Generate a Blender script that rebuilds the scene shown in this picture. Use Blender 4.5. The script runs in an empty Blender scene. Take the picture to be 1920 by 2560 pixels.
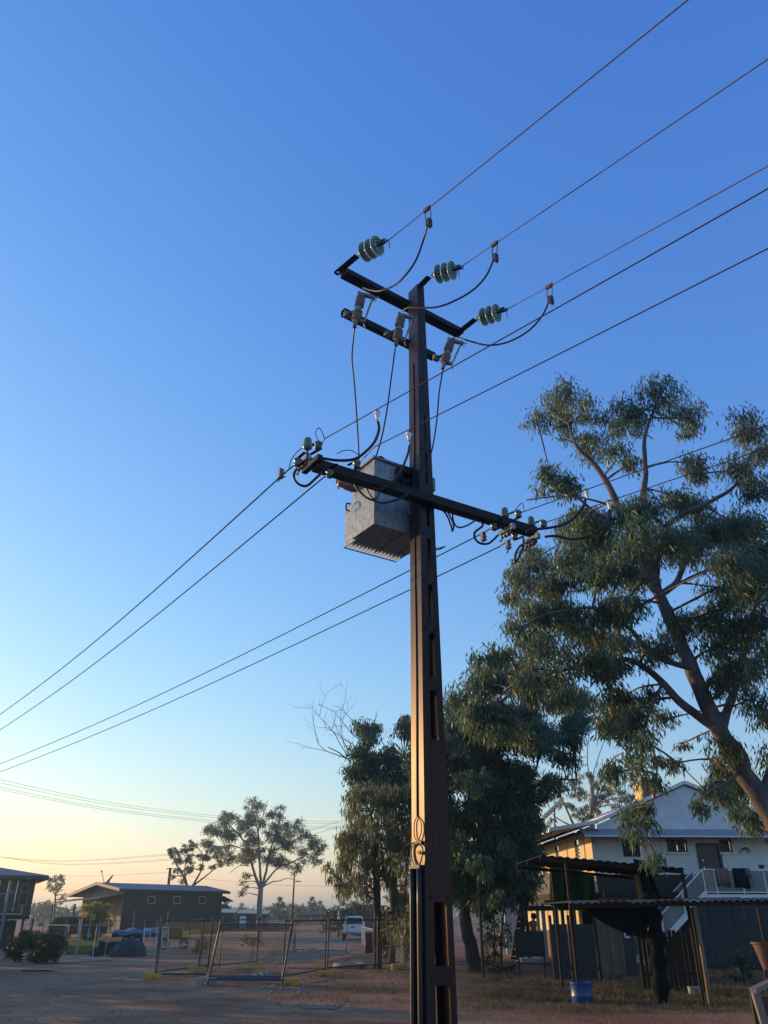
import bpy, math, random
import numpy as np
from mathutils import Vector, Matrix

# ------------------------------------------------------------------ camera, sky, sun
SC = bpy.context.scene
COL = SC.collection
R = math.radians
CAM_H, PITCH, F, CX, CY = 1.9, R(27.7), 1920.0, 960.0, 1280.0
cam = bpy.data.cameras.new('camera'); cam_ob = bpy.data.objects.new('camera', cam); COL.objects.link(cam_ob)
cam_ob.location = (0, 0, CAM_H); cam_ob.rotation_euler = (R(90) + PITCH, 0, 0)
cam.sensor_fit = 'VERTICAL'; cam.sensor_height = 36; cam.lens = 27.0
cam.clip_start = 0.05; cam.clip_end = 6000
SC.camera = cam_ob
SUN_EL, SUN_AZ = R(8.5), R(60.0)            # low sun, 60 degrees left of the view
world = bpy.data.worlds.new("World"); SC.world = world; world.use_nodes = True
wn, wl = world.node_tree.nodes, world.node_tree.links
sky = wn.new('ShaderNodeTexSky'); sky.sky_type = 'NISHITA'; sky.sun_disc = False
sky.sun_elevation = SUN_EL; sky.sun_rotation = -SUN_AZ
sky.air_density, sky.dust_density, sky.ozone_density = 1.6, 0.4, 1.0
sep = wn.new('ShaderNodeSeparateColor'); comb = wn.new('ShaderNodeCombineColor')
wl.new(sky.outputs[0], sep.inputs[0])
for i, (g, k) in enumerate(((1.25, 1.82), (1.0, 1.97), (0.57, 2.03))):   # the camera's tone response
    p = wn.new('ShaderNodeMath'); p.operation = 'POWER'; p.inputs[1].default_value = g
    q = wn.new('ShaderNodeMath'); q.operation = 'MULTIPLY'; q.inputs[1].default_value = k * 0.1 ** g / 0.1
    wl.new(sep.outputs[i], p.inputs[0]); wl.new(p.outputs[0], q.inputs[0]); wl.new(q.outputs[0], comb.inputs[i])
wl.new(comb.outputs[0], wn['Background'].inputs[0]); wn['Background'].inputs[1].default_value = 0.1
sun = bpy.data.lights.new('sun', 'SUN'); sun.energy = 5.0; sun.angle = R(0.53); sun.color = (1.0, 0.60, 0.25)
sun_ob = bpy.data.objects.new('sun', sun); COL.objects.link(sun_ob)
SDIR = Vector((-math.sin(SUN_AZ) * math.cos(SUN_EL), math.cos(SUN_AZ) * math.cos(SUN_EL), math.sin(SUN_EL)))
sun_ob.rotation_euler = SDIR.to_track_quat('Z', 'Y').to_euler(); sun_ob.location = (-30, 10, 30)
SC.view_settings.view_transform = 'Standard'; SC.view_settings.look = 'None'
SC.view_settings.exposure = 0.0; SC.view_settings.gamma = 1.0; SC.view_settings.use_curve_mapping = False
SC.render.engine = 'CYCLES'; SC.cycles.max_bounces = 6; SC.cycles.transparent_max_bounces = 12
SC.cycles.volume_bounces = 0
SC.cycles.use_denoising = True

# ------------------------------------------------------------------ helpers
def V(*a): return Vector(a)
def ray(px, py):
    x = (px - CX) / F; u = -(py - CY) / F
    return Vector((x, math.cos(PITCH) - u * math.sin(PITCH), math.sin(PITCH) + u * math.cos(PITCH)))
EYE = Vector((0, 0, CAM_H))
def at(px, py, y):                            # measured picture point at a known distance
    r = ray(px, py); return EYE + r * (y / r.y)
def atz(px, py, z):                           # measured picture point at a known height
    r = ray(px, py); return EYE + r * ((z - CAM_H) / r.z)
def gnd(px, py): return atz(px, py, 0.0)
def mpp(y, py=2000): return (y * math.cos(PITCH) + (at(960, py, y).z - CAM_H) * math.sin(PITCH)) / F

MATS = {}
def mat(name, color, rough=0.6, metal=0.0, noise=None, bump=None, color2=None, spec=0.5, stretch=None):
    m = bpy.data.materials.new(name); m.use_nodes = True; n, l = m.node_tree.nodes, m.node_tree.links
    b = n['Principled BSDF']; b.inputs['Base Color'].default_value = (*color, 1)
    b.inputs['Roughness'].default_value = rough; b.inputs['Metallic'].default_value = metal
    b.inputs['Specular IOR Level'].default_value = spec
    geo = n.new('ShaderNodeNewGeometry'); src = geo.outputs['Position']
    if stretch:
        mp = n.new('ShaderNodeMapping'); mp.inputs['Scale'].default_value = stretch; l.new(src, mp.inputs[0]); src = mp.outputs[0]
    if noise:
        t = n.new('ShaderNodeTexNoise'); t.inputs['Scale'].default_value = noise[0]; t.inputs['Detail'].default_value = 6
        t.inputs['Roughness'].default_value = 0.65; l.new(src, t.inputs['Vector'])
        r = n.new('ShaderNodeValToRGB'); a = noise[1]
        c2 = color2 or tuple(min(1, c * (1 + a)) for c in color)
        c1 = color if color2 else tuple(c * (1 - a) for c in color)
        r.color_ramp.elements[0].color = (*c1, 1); r.color_ramp.elements[1].color = (*c2, 1)
        r.color_ramp.elements[0].position = 0.35; r.color_ramp.elements[1].position = 0.68
        l.new(t.outputs[0], r.inputs[0]); l.new(r.outputs[0], b.inputs['Base Color'])
        rr = n.new('ShaderNodeMapRange'); rr.inputs[3].default_value = max(0, rough - 0.1); rr.inputs[4].default_value = min(1, rough + 0.12)
        l.new(t.outputs[0], rr.inputs[0]); l.new(rr.outputs[0], b.inputs['Roughness'])
    if bump:
        t2 = n.new('ShaderNodeTexNoise'); t2.inputs['Scale'].default_value = bump[0]; t2.inputs['Detail'].default_value = 5
        l.new(src, t2.inputs['Vector'])
        bp = n.new('ShaderNodeBump'); bp.inputs['Strength'].default_value = bump[1]; bp.inputs['Distance'].default_value = bump[2] if len(bump) > 2 else 0.02
        l.new(t2.outputs[0], bp.inputs['Height']); l.new(bp.outputs[0], b.inputs['Normal'])
    MATS[name] = m
    return m

def leafmat(name, c1, c2, trans=0.35, rough=0.45, tcol=None, nscale=0.9):
    m = bpy.data.materials.new(name); m.use_nodes = True; n, l = m.node_tree.nodes, m.node_tree.links
    b = n['Principled BSDF']; out = n['Material Output']
    g = n.new('ShaderNodeNewGeometry'); r = n.new('ShaderNodeValToRGB')
    r.color_ramp.elements[0].color = (*c1, 1); r.color_ramp.elements[1].color = (*c2, 1)
    nz = n.new('ShaderNodeTexNoise'); nz.inputs['Scale'].default_value = nscale; nz.inputs['Detail'].default_value = 3; l.new(g.outputs['Position'], nz.inputs['Vector'])
    nm = n.new('ShaderNodeMapRange'); nm.inputs[1].default_value = 0.3; nm.inputs[2].default_value = 0.7; l.new(nz.outputs[0], nm.inputs[0])
    av = n.new('ShaderNodeMix'); av.inputs[0].default_value = 0.55; l.new(g.outputs['Random Per Island'], av.inputs[2]); l.new(nm.outputs[0], av.inputs[3]); l.new(av.outputs[0], r.inputs[0]); l.new(r.outputs[0], b.inputs['Base Color'])
    b.inputs['Roughness'].default_value = rough; b.inputs['Specular IOR Level'].default_value = 0.35
    t = n.new('ShaderNodeBsdfTranslucent'); mx = n.new('ShaderNodeMixShader'); mx.inputs[0].default_value = trans
    if tcol: t.inputs[0].default_value = (*tcol, 1)
    else: l.new(r.outputs[0], t.inputs[0])
    l.new(b.outputs[0], mx.inputs[1]); l.new(t.outputs[0], mx.inputs[2]); l.new(mx.outputs[0], out.inputs[0])
    MATS[name] = m
    return m

class MB:
    """collects shapes and links them as one mesh object"""
    def __init__(s): s.v = []; s.f = []; s.arr = []
    def add(s, vs, fs):
        o = len(s.v); s.v += [tuple(p) for p in vs]; s.f += [tuple(o + i for i in f) for f in fs]; return s
    def box(s, c, size, ax=None):
        x, y, z = [d / 2 for d in size]; c = Vector(c)
        A = ax or (V(1, 0, 0), V(0, 1, 0), V(0, 0, 1))
        vs = [c + A[0] * (i * x) + A[1] * (j * y) + A[2] * (k * z) for i in (-1, 1) for j in (-1, 1) for k in (-1, 1)]
        return s.add(vs, [(0, 1, 3, 2), (4, 6, 7, 5), (0, 4, 5, 1), (2, 3, 7, 6), (0, 2, 6, 4), (1, 5, 7, 3)])
    def bar(s, a, b, w, h, up=None):
        a, b = Vector(a), Vector(b); d = b - a; L = d.length; d.normalize()
        up = Vector(up) if up else V(0, 0, 1)
        if abs(d.dot(up.normalized())) > 0.98: up = V(1, 0, 0)
        x = d.cross(up).normalized(); y = x.cross(d).normalized()
        return s.box((a + b) / 2, (L, w, h), (d, x, y))
    def tube(s, pts, r, n=6, cap=True):
        P = [Vector(p) for p in pts]; rr = r if isinstance(r, (list, tuple)) else [r] * len(P)
        o = len(s.v); prev = None
        for i, p in enumerate(P):
            d = (P[min(i + 1, len(P) - 1)] - P[max(i - 1, 0)])
            if d.length < 1e-9: d = V(0, 0, 1)
            d.normalize()
            if prev is None:
                x = d.orthogonal().normalized()
            else:
                x = prev - d * prev.dot(d)
                x = x.normalized() if x.length > 1e-6 else d.orthogonal().normalized()
            prev = x; y = d.cross(x)
            for k in range(n):
                a = 2 * math.pi * k / n; s.v.append(tuple(p + (x * math.cos(a) + y * math.sin(a)) * rr[i]))
        for i in range(len(P) - 1):
            for k in range(n):
                k2 = (k + 1) % n; s.f.append((o + i * n + k, o + i * n + k2, o + (i + 1) * n + k2, o + (i + 1) * n + k))
        if cap:
            s.f.append(tuple(o + k for k in range(n))[::-1]); e = o + (len(P) - 1) * n; s.f.append(tuple(e + k for k in range(n)))
        return s
    def lathe(s, prof, c, axis=(0, 0, 1), n=16, closed=False):
        c = Vector(c); d = Vector(axis).normalized(); x = d.orthogonal().normalized(); y = d.cross(x); o = len(s.v)
        for (r, z) in prof:
            for k in range(n):
                a = 2 * math.pi * k / n; s.v.append(tuple(c + d * z + (x * math.cos(a) + y * math.sin(a)) * r))
        m = len(prof)
        for i in range(m if closed else m - 1):
            for k in range(n):
                k2 = (k + 1) % n; j = (i + 1) % m
                s.f.append((o + i * n + k, o + i * n + k2, o + j * n + k2, o + j * n + k))
        if not closed:
            if prof[0][0] > 1e-6: s.f.append(tuple(o + k for k in range(n))[::-1])
            if prof[-1][0] > 1e-6: s.f.append(tuple(o + (m - 1) * n + k for k in range(n)))
        return s
    def prism(s, poly, ext):
        ext = Vector(ext); P = [Vector(p) for p in poly]; n = len(P)
        fs = [tuple(range(n))[::-1], tuple(range(n, 2 * n))] + [(i, (i + 1) % n, n + (i + 1) % n, n + i) for i in range(n)]
        return s.add(P + [p + ext for p in P], fs)
    def sheet(s, a, b, up, pitch, depth, nrm, thick=0.006, trap=False):
        """corrugated sheet: runs a->b, ribs follow `up` (up may be a function of t)"""
        a, b, nrm = Vector(a), Vector(b), Vector(nrm); L = (b - a).length; n = max(2, int(L / pitch)); k = 4
        prof = [0, .7, 1, .7] if not trap else [0, 1, 1, 0]
        N = n * k; o = len(s.v)
        for side in (0, 1):
            for i in range(N + 1):
                t = i / N; p = a.lerp(b, t) + nrm * (depth * (prof[i % k] - 0.5) + (thick if side else 0))
                u = up(t) if callable(up) else Vector(up)
                s.v.append(tuple(p)); s.v.append(tuple(p + u))
        M = 2 * (N + 1)
        for i in range(N):
            q = o + 2 * i
            s.f.append((q, q + 2, q + 3, q + 1)); s.f.append((q + M, q + M + 1, q + M + 3, q + M + 2))
            s.f.append((q, q + M, q + M + 2, q + 2)); s.f.append((q + 1, q + 3, q + M + 3, q + M + 1))
        for q in (o, o + 2 * N): s.f.append((q, q + 1, q + M + 1, q + M))
        return s
    def build(s, name, m, parent=None, smooth=False, label=None):
        me = bpy.data.meshes.new(name); off = WORLD_LOC.get(parent.name if parent else None, Vector())
        if s.arr:
            vs = np.concatenate([np.array(s.v, dtype=np.float32).reshape(-1, 3)] + [a for a in s.arr]); o = len(s.v); fs = list(s.f)
            nq = sum(len(a) for a in s.arr) // 4
            me.vertices.add(len(vs)); me.vertices.foreach_set('co', (vs - np.array(off, dtype=np.float32)).ravel())
            li = np.concatenate([np.array([i for f in fs for i in f], dtype=np.int32), np.arange(o, o + 4 * nq, dtype=np.int32)])
            ln = np.concatenate([np.array([len(f) for f in fs], dtype=np.int32), np.full(nq, 4, dtype=np.int32)])
            st = np.concatenate([[0], np.cumsum(ln)[:-1]]).astype(np.int32)
            me.loops.add(len(li)); me.loops.foreach_set('vertex_index', li)
            me.polygons.add(len(ln)); me.polygons.foreach_set('loop_start', st); me.polygons.foreach_set('loop_total', ln)
            me.update(calc_edges=True)
        else:
            me.from_pydata([tuple(Vector(p) - off) for p in s.v], [], s.f)
        if smooth: me.polygons.foreach_set('use_smooth', [True] * len(me.polygons))
        me.materials.append(m if not isinstance(m, str) else MATS[m])
        ob = bpy.data.objects.new(name, me); COL.objects.link(ob)
        if parent: ob.parent = parent; WORLD_LOC[ob.name] = off
        else: WORLD_LOC[ob.name] = Vector()
        if label: ob['label'] = label
        return ob
WORLD_LOC = {None: Vector()}
def tag(o, label, cat, group=None, kind=None):
    o['label'] = label; o['category'] = cat
    if group: o['group'] = group
    if kind: o['kind'] = kind
    return o
def struct(o, label=None):
    o['kind'] = 'structure'
    if label: o['label'] = label
    return o
def thing(name, label, cat, loc=(0, 0, 0), group=None):
    o = bpy.data.objects.new(name, None); COL.objects.link(o); o.location = loc; o.empty_display_size = 0.2
    WORLD_LOC[o.name] = Vector(loc); return tag(o, label, cat, group)
def copy_tree(o, loc=None, rz=None, label=None, group=None, scale=None):
    c = o.copy(); COL.objects.link(c)
    if loc is not None: c.location = loc
    if rz is not None: c.rotation_euler = (0, 0, rz)
    if scale is not None: c.scale = (scale,) * 3 if not hasattr(scale, '__len__') else scale
    if label: c['label'] = label
    if group: c['group'] = group
    for ch in [q for q in COL.objects if q.parent == o]:
        d = ch.copy(); COL.objects.link(d); d.parent = c
        for g in [q for q in COL.objects if q.parent == ch]:
            e = g.copy(); COL.objects.link(e); e.parent = d
    return c
def curve(pts, n=8):                          # Catmull-Rom through points
    P = [Vector(p) for p in pts]; P = [P[0] * 2 - P[1]] + P + [P[-1] * 2 - P[-2]]; out = []
    for i in range(1, len(P) - 2):
        a, b, c, d = P[i - 1:i + 3]
        for k in range(n):
            t = k / n
            out.append(0.5 * ((2 * b) + (c - a) * t + (2 * a - 5 * b + 4 * c - d) * t * t + (3 * b - a - 3 * c + d) * t ** 3))
    return out + [P[-2]]

# ------------------------------------------------------------------ materials
mat('dirt', (0.23, 0.142, 0.10), 0.95, noise=(0.35, 0.3), bump=(9, 0.5, 0.03), color2=(0.38, 0.24, 0.165), spec=0.1)
def groundmat():
    m = MATS['dirt']; n, l = m.node_tree.nodes, m.node_tree.links; b = n['Principled BSDF']
    geo = n.new('ShaderNodeNewGeometry'); xyz = n.new('ShaderNodeSeparateXYZ'); l.new(geo.outputs['Position'], xyz.inputs[0])
    def noise(sc, det=5):
        t = n.new('ShaderNodeTexNoise'); t.inputs['Scale'].default_value = sc; t.inputs['Detail'].default_value = det; l.new(geo.outputs['Position'], t.inputs['Vector']); return t.outputs[0]
    def rng_(src, a, c, lo=0., hi=1.):
        q = n.new('ShaderNodeMapRange'); q.interpolation_type = 'SMOOTHSTEP'; q.inputs[1].default_value = a; q.inputs[2].default_value = c; q.inputs[3].default_value = lo; q.inputs[4].default_value = hi; l.new(src, q.inputs[0]); return q.outputs[0]
    def op(o, a, c):
        q = n.new('ShaderNodeMath'); q.operation = o
        for i, v in enumerate((a, c)):
            if isinstance(v, (int, float)): q.inputs[i].default_value = v
            else: l.new(v, q.inputs[i])
        return q.outputs[0]
    def mix(f, c1, c2, mode='MIX'):
        q = n.new('ShaderNodeMix'); q.data_type = 'RGBA'; q.blend_type = mode
        for i, v in ((0, f), (6, c1), (7, c2)):
            if isinstance(v, tuple): q.inputs[i].default_value = (*v, 1)
            elif isinstance(v, (int, float)): q.inputs[i].default_value = v
            else: l.new(v, q.inputs[i])
        return q.outputs[2]
    base = mix(rng_(noise(0.32), .38, .62), (0.225, 0.10, 0.052), (0.38, 0.195, 0.108))
    base = mix(rng_(noise(2.1, 7), .45, .7, 0, .55), base, (0.13, 0.085, 0.052))
    mp = n.new('ShaderNodeMapping'); mp.inputs['Scale'].default_value = (.12, 1.5, 1); mp.inputs['Rotation'].default_value = (0, 0, .35); l.new(geo.outputs['Position'], mp.inputs[0])
    tk = n.new('ShaderNodeTexNoise'); tk.inputs['Scale'].default_value = 1.0; tk.inputs['Detail'].default_value = 4; l.new(mp.outputs[0], tk.inputs['Vector'])
    base = mix(rng_(tk.outputs[0], .5, .66, 0, .5), base, (0.16, 0.1, 0.062))
    base = mix(rng_(noise(14, 4), .52, .68, 0, .5), base, (0.34, 0.21, 0.135))
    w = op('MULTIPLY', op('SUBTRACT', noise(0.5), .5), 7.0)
    soil = op('MULTIPLY', rng_(op('ADD', xyz.outputs[0], w), 1.0, 4.5), op('MULTIPLY', rng_(op('ADD', xyz.outputs[1], op('MULTIPLY', w, .5)), 19.6, 22.0), rng_(xyz.outputs[1], 46, 38)))  # leaf-litter soil, mixed with painted shade under the gum and carport
    deep_shade = op('MULTIPLY', soil, rng_(op('ADD', xyz.outputs[1], op('MULTIPLY', w, .4)), 21.2, 23.5))  # near-black layer: shade painted on the ground under carport and house
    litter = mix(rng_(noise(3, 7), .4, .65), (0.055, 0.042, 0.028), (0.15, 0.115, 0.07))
    base = mix(op('MULTIPLY', soil, .85), base, litter); base = mix(op('MULTIPLY', deep_shade, .9), base, (0.032, 0.026, 0.02))
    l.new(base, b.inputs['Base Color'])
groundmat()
mat('pale_dirt', (0.26, 0.19, 0.13), 0.95, noise=(1.2, 0.2), bump=(12, 0.4, 0.02), spec=0.1)
mat('old_roof', (0.17, 0.165, 0.165), 0.75, noise=(2, 0.2))
mat('gate_white', (0.40, 0.42, 0.42), 0.6, noise=(4, 0.1))
mat('track_dirt', (0.25, 0.155, 0.098), 0.95, noise=(1.4, 0.22), bump=(20, 0.4, 0.02), spec=0.1)
mat('grey_gravel', (0.26, 0.18, 0.12), 0.95, noise=(2, 0.25), bump=(25, 0.5, 0.02), spec=0.1)
mat('lawn', (0.05, 0.10, 0.025), 0.9, noise=(3, 0.3), bump=(30, 0.6, 0.03), spec=0.1)
mat('pole_paint', (0.014, 0.0135, 0.026), 0.36, 0.0, spec=0.32, noise=(2.5, 0.3), bump=(60, 0.08, 0.004), stretch=(1, 1, 0.15))  # bluish tone stands in for the veil over the dark steel
mat('arm_steel', (0.011, 0.012, 0.021), 0.5, noise=(6, 0.3), spec=0.18, bump=(40, 0.15, 0.004))  # veil over the dark arms is put into this bluish colour
mat('galv', (0.115, 0.165, 0.22), 0.45, 0.25, noise=(15, 0.5), color2=(0.28, 0.35, 0.425))
mat('galv_dark', (0.16, 0.18, 0.2), 0.55, 0.4, noise=(20, 0.3))
mat('glass_disc', (0.15, 0.34, 0.31), 0.22, spec=0.7, noise=(8, 0.15))
mat('glass_rim', (0.5, 0.66, 0.6), 0.2, spec=0.8)
mat('porcelain', (0.27, 0.27, 0.27), 0.35, noise=(10, 0.15), spec=0.6)
mat('porcelain_green', (0.10, 0.15, 0.135), 0.25, noise=(10, 0.2), spec=0.6)
mat('brown_porcelain', (0.17, 0.115, 0.085), 0.3, spec=0.6, noise=(10, 0.2))
mat('black_cable', (0.012, 0.012, 0.016), 0.5)
mat('wire', (0.07, 0.042, 0.036), 0.5, 0.3, noise=(40, 0.2))
mat('grey_wire', (0.018, 0.018, 0.022), 0.85, spec=0.15)
mat('iron', (0.03, 0.03, 0.034), 0.55, 0.3, noise=(30, 0.3))
mat('bronze', (0.16, 0.10, 0.07), 0.45, 0.5, noise=(30, 0.3))
mat('conduit', (0.016, 0.017, 0.018), 0.4, spec=0.35, noise=(4, 0.2), stretch=(1, 1, 0.2))
MATS['pole_paint'].node_tree.nodes['Principled BSDF'].inputs['Specular Tint'].default_value = (1.0, 0.70, 0.55, 1)
mat('bark_grey', (0.125, 0.118, 0.125), 0.9, noise=(2.6, 0.5), bump=(18, 0.7, 0.03), stretch=(1, 1, 0.35), spec=0.2)
mat('bark_dark', (0.06, 0.05, 0.045), 0.9, noise=(6, 0.4), bump=(16, 0.8, 0.03), stretch=(1, 1, 0.3), spec=0.2)
mat('bark_pale', (0.26, 0.22, 0.19), 0.85, noise=(5, 0.3), bump=(14, 0.5, 0.02), stretch=(1, 1, 0.4), spec=0.2)
leafmat('gum_leaf', (0.065, 0.13, 0.09), (0.175, 0.24, 0.145), 0.45, rough=0.4)
leafmat('dark_leaf', (0.03, 0.08, 0.05), (0.085, 0.145, 0.08), 0.35)
leafmat('weeping_leaf', (0.07, 0.115, 0.07), (0.19, 0.215, 0.11), 0.5)
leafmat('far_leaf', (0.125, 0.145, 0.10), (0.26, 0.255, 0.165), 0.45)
leafmat('gold_leaf', (0.12, 0.14, 0.03), (0.28, 0.24, 0.05), 0.45)
leafmat('hedge_leaf', (0.03, 0.05, 0.022), (0.07, 0.075, 0.03), 0.2)
leafmat('dry_grass', (0.10, 0.085, 0.045), (0.2, 0.16, 0.085), 0.2, rough=0.8)
mat('white_clad', (0.74, 0.77, 0.77), 0.5, noise=(2, 0.08), spec=0.3)
mat('white_trim', (0.76, 0.76, 0.74), 0.45, noise=(5, 0.08))
mat('sunlit_gold', (0.62, 0.47, 0.24), 0.7, noise=(3, 0.1))  # the sun's gold is put into the casing colour
mat('dark_sheet', (0.03, 0.035, 0.04), 0.8, noise=(6, 0.3))
mat('cream_wall', (0.64, 0.54, 0.40), 0.7, noise=(3, 0.1))
mat('brown_brick', (0.17, 0.10, 0.065), 0.85, noise=(6, 0.3), bump=(20, 0.4, 0.01))
mat('zinc_roof', (0.36, 0.37, 0.39), 0.45, 0.3, noise=(3, 0.12))
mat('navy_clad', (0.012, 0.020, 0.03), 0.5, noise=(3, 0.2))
mat('dark_paint', (0.012, 0.016, 0.022), 0.45, noise=(4, 0.2))
mat('shaded_rusty_tin', (0.02, 0.015, 0.014), 0.8, 0.0, noise=(3, 0.4), color2=(0.04, 0.028, 0.024))  # rust brown taken near black for the shaded roof undersides
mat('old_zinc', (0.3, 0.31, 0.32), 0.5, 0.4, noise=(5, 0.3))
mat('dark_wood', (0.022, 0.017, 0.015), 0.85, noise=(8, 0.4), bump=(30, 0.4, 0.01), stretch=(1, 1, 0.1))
mat('grey_wood', (0.2, 0.17, 0.145), 0.85, noise=(8, 0.3), bump=(30, 0.5, 0.01), stretch=(1, 1, 0.12))
mat('tan_wood', (0.15, 0.105, 0.065), 0.8, noise=(6, 0.3), stretch=(1, 1, 0.1))
mat('black_cloth', (0.008, 0.011, 0.013), 0.9, noise=(20, 0.3), spec=0.1)
mat('blue_plastic', (0.008, 0.06, 0.22), 0.4, noise=(4, 0.15))
mat('window_glass', (0.010, 0.014, 0.018), 0.3, spec=0.2)
mat('window_dark', (0.02, 0.024, 0.03), 0.4)
mat('frosted', (0.20, 0.24, 0.26), 0.35, noise=(1.5, 0.35))
mat('concrete', (0.30, 0.28, 0.26), 0.9, noise=(6, 0.15), bump=(30, 0.3, 0.01), spec=0.2)
mat('yellow_block', (0.55, 0.33, 0.04), 0.7, noise=(5, 0.2))
mat('fence_tube', (0.035, 0.045, 0.055), 0.5, 0.2, noise=(9, 0.2))
mat('pipe_white', (0.26, 0.28, 0.28), 0.5, noise=(9, 0.15))
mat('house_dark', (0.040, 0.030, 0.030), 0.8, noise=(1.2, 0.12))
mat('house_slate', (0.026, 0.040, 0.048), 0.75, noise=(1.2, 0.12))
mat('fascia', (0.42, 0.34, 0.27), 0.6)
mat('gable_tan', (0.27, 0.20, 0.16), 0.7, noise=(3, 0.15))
mat('car_black', (0.012, 0.014, 0.016), 0.2, spec=0.7)
mat('car_white', (0.62, 0.64, 0.65), 0.3, spec=0.6, noise=(3, 0.06))
mat('tyre', (0.012, 0.012, 0.012), 0.8)
mat('chrome', (0.5, 0.5, 0.5), 0.15, 0.9)
mat('red_lamp', (0.35, 0.02, 0.015), 0.3)
mat('bin_green', (0.018, 0.032, 0.03), 0.5, noise=(6, 0.2))
mat('tarp_blue', (0.06, 0.12, 0.17), 0.5, noise=(4, 0.35), bump=(6, 0.6, 0.05))
mat('brown_towel', (0.17, 0.12, 0.105), 0.95, noise=(30, 0.2), spec=0.1)
mat('grey_towel', (0.16, 0.16, 0.17), 0.95, noise=(30, 0.2), spec=0.1)
mat('skin', (0.34, 0.17, 0.09), 0.55)
mat('hair', (0.012, 0.01, 0.01), 0.6)
mat('dark_shirt', (0.02, 0.022, 0.03), 0.9)
mat('sign_yellow', (0.52, 0.38, 0.05), 0.6)
mat('sign_ink', (0.03, 0.03, 0.03), 0.6)
mat('sign_red', (0.5, 0.05, 0.04), 0.5)
mat('terracotta', (0.13, 0.075, 0.05), 0.8, noise=(6, 0.25), bump=(20, 0.3, 0.01))
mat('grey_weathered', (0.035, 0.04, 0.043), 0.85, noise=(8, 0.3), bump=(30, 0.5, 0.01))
mat('dark_red', (0.10, 0.04, 0.04), 0.8, noise=(2, 0.2))
mat('scrub', (0.07, 0.075, 0.05), 0.9, noise=(0.6, 0.4))
def clothmat():
    m = bpy.data.materials.new('green_cloth'); m.use_nodes = True; n, l = m.node_tree.nodes, m.node_tree.links
    b = n['Principled BSDF']; b.inputs['Base Color'].default_value = (0.012, 0.055, 0.035, 1); b.inputs['Roughness'].default_value = 0.9
    t = n.new('ShaderNodeBsdfTranslucent'); t.inputs[0].default_value = (0.03, 0.085, 0.035, 1)
    tr = n.new('ShaderNodeBsdfTransparent'); tr.inputs[0].default_value = (0.5, 0.75, 0.45, 1)
    a = n.new('ShaderNodeMixShader'); a.inputs[0].default_value = 0.5; c = n.new('ShaderNodeMixShader'); c.inputs[0].default_value = 0.12
    l.new(b.outputs[0], a.inputs[1]); l.new(t.outputs[0], a.inputs[2]); l.new(a.outputs[0], c.inputs[1]); l.new(tr.outputs[0], c.inputs[2])
    l.new(c.outputs[0], n['Material Output'].inputs[0]); MATS['green_cloth'] = m
clothmat()
def pane_mat():
    m = bpy.data.materials.new('balustrade_glass'); m.use_nodes = True; n, l = m.node_tree.nodes, m.node_tree.links
    b = n['Principled BSDF']; b.inputs['Base Color'].default_value = (0.22, 0.27, 0.29, 1); b.inputs['Roughness'].default_value = 0.25
    t = n.new('ShaderNodeTexNoise'); t.inputs['Scale'].default_value = 1.3; t.inputs['Detail'].default_value = 5
    g = n.new('ShaderNodeNewGeometry'); l.new(g.outputs['Position'], t.inputs[0])
    mr = n.new('ShaderNodeMapRange'); mr.inputs[1].default_value = 0.35; mr.inputs[2].default_value = 0.7; mr.inputs[3].default_value = 0.65; mr.inputs[4].default_value = 0.2
    l.new(t.outputs[0], mr.inputs[0])
    tr = n.new('ShaderNodeBsdfTransparent'); tr.inputs[0].default_value = (0.6, 0.7, 0.72, 1)
    x = n.new('ShaderNodeMixShader'); l.new(mr.outputs[0], x.inputs[0]); l.new(b.outputs[0], x.inputs[1]); l.new(tr.outputs[0], x.inputs[2])
    l.new(x.outputs[0], n['Material Output'].inputs[0]); MATS['balustrade_glass'] = m
pane_mat()

# ------------------------------------------------------------------ ground
rng = np.random.default_rng(7)
random.seed(11)
def ground():
    xs = np.concatenate([[-2500, -1200, -600, -300, -160, -100, -70], np.arange(-50, 51, 1.0), [70, 100, 160, 300, 600, 1200, 2500]])
    ys = np.concatenate([[-400, -150, -60, -25], np.arange(-10, 96, 1.0), [105, 125, 160, 240, 400, 800, 1600, 3000]])
    X, Y = np.meshgrid(xs, ys); near = np.exp(-((X / 70) ** 2 + ((Y - 35) / 80) ** 2) ** 2)
    Z = (0.004 * np.sin(X * 0.9 + 1.3 * np.sin(Y * 0.37)) * np.cos(Y * 0.71 + X * 0.2) + rng.normal(0, 0.001, X.shape)) * near - 0.006
    vs = np.stack([X, Y, Z], -1).reshape(-1, 3); nx = len(xs); b = MB(); b.v = [tuple(p) for p in vs]
    b.f = [(j * nx + i, j * nx + i + 1, (j + 1) * nx + i + 1, (j + 1) * nx + i) for j in range(len(ys) - 1) for i in range(nx - 1)]
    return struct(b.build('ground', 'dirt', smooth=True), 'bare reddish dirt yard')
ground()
def patch(name, outline, m, z=0.05, label=None, jitter=0.3, n=14):
    pts = []
    P = [Vector(p) for p in outline]
    for i, p in enumerate(P):
        q = P[(i + 1) % len(P)]; n = max(2, int((q - p).length / 1.1)); jitter = .16
        for k in range(n):
            w = p.lerp(q, k / n); pts.append((w.x + random.uniform(-jitter, jitter), w.y + random.uniform(-jitter, jitter), z))
    b = MB(); b.add([V(*p) for p in pts], [tuple(range(len(pts)))]); o = struct(b.build(name, m), label); return o
patch('path', [gnd(-80, 2462), gnd(120, 2446), gnd(300, 2428), gnd(520, 2408), gnd(690, 2392), gnd(690, 2400), gnd(500, 2432), gnd(330, 2446), gnd(120, 2472), gnd(-80, 2500)], 'track_dirt', 0.002, 'pale gravel track across the dirt')
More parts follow.
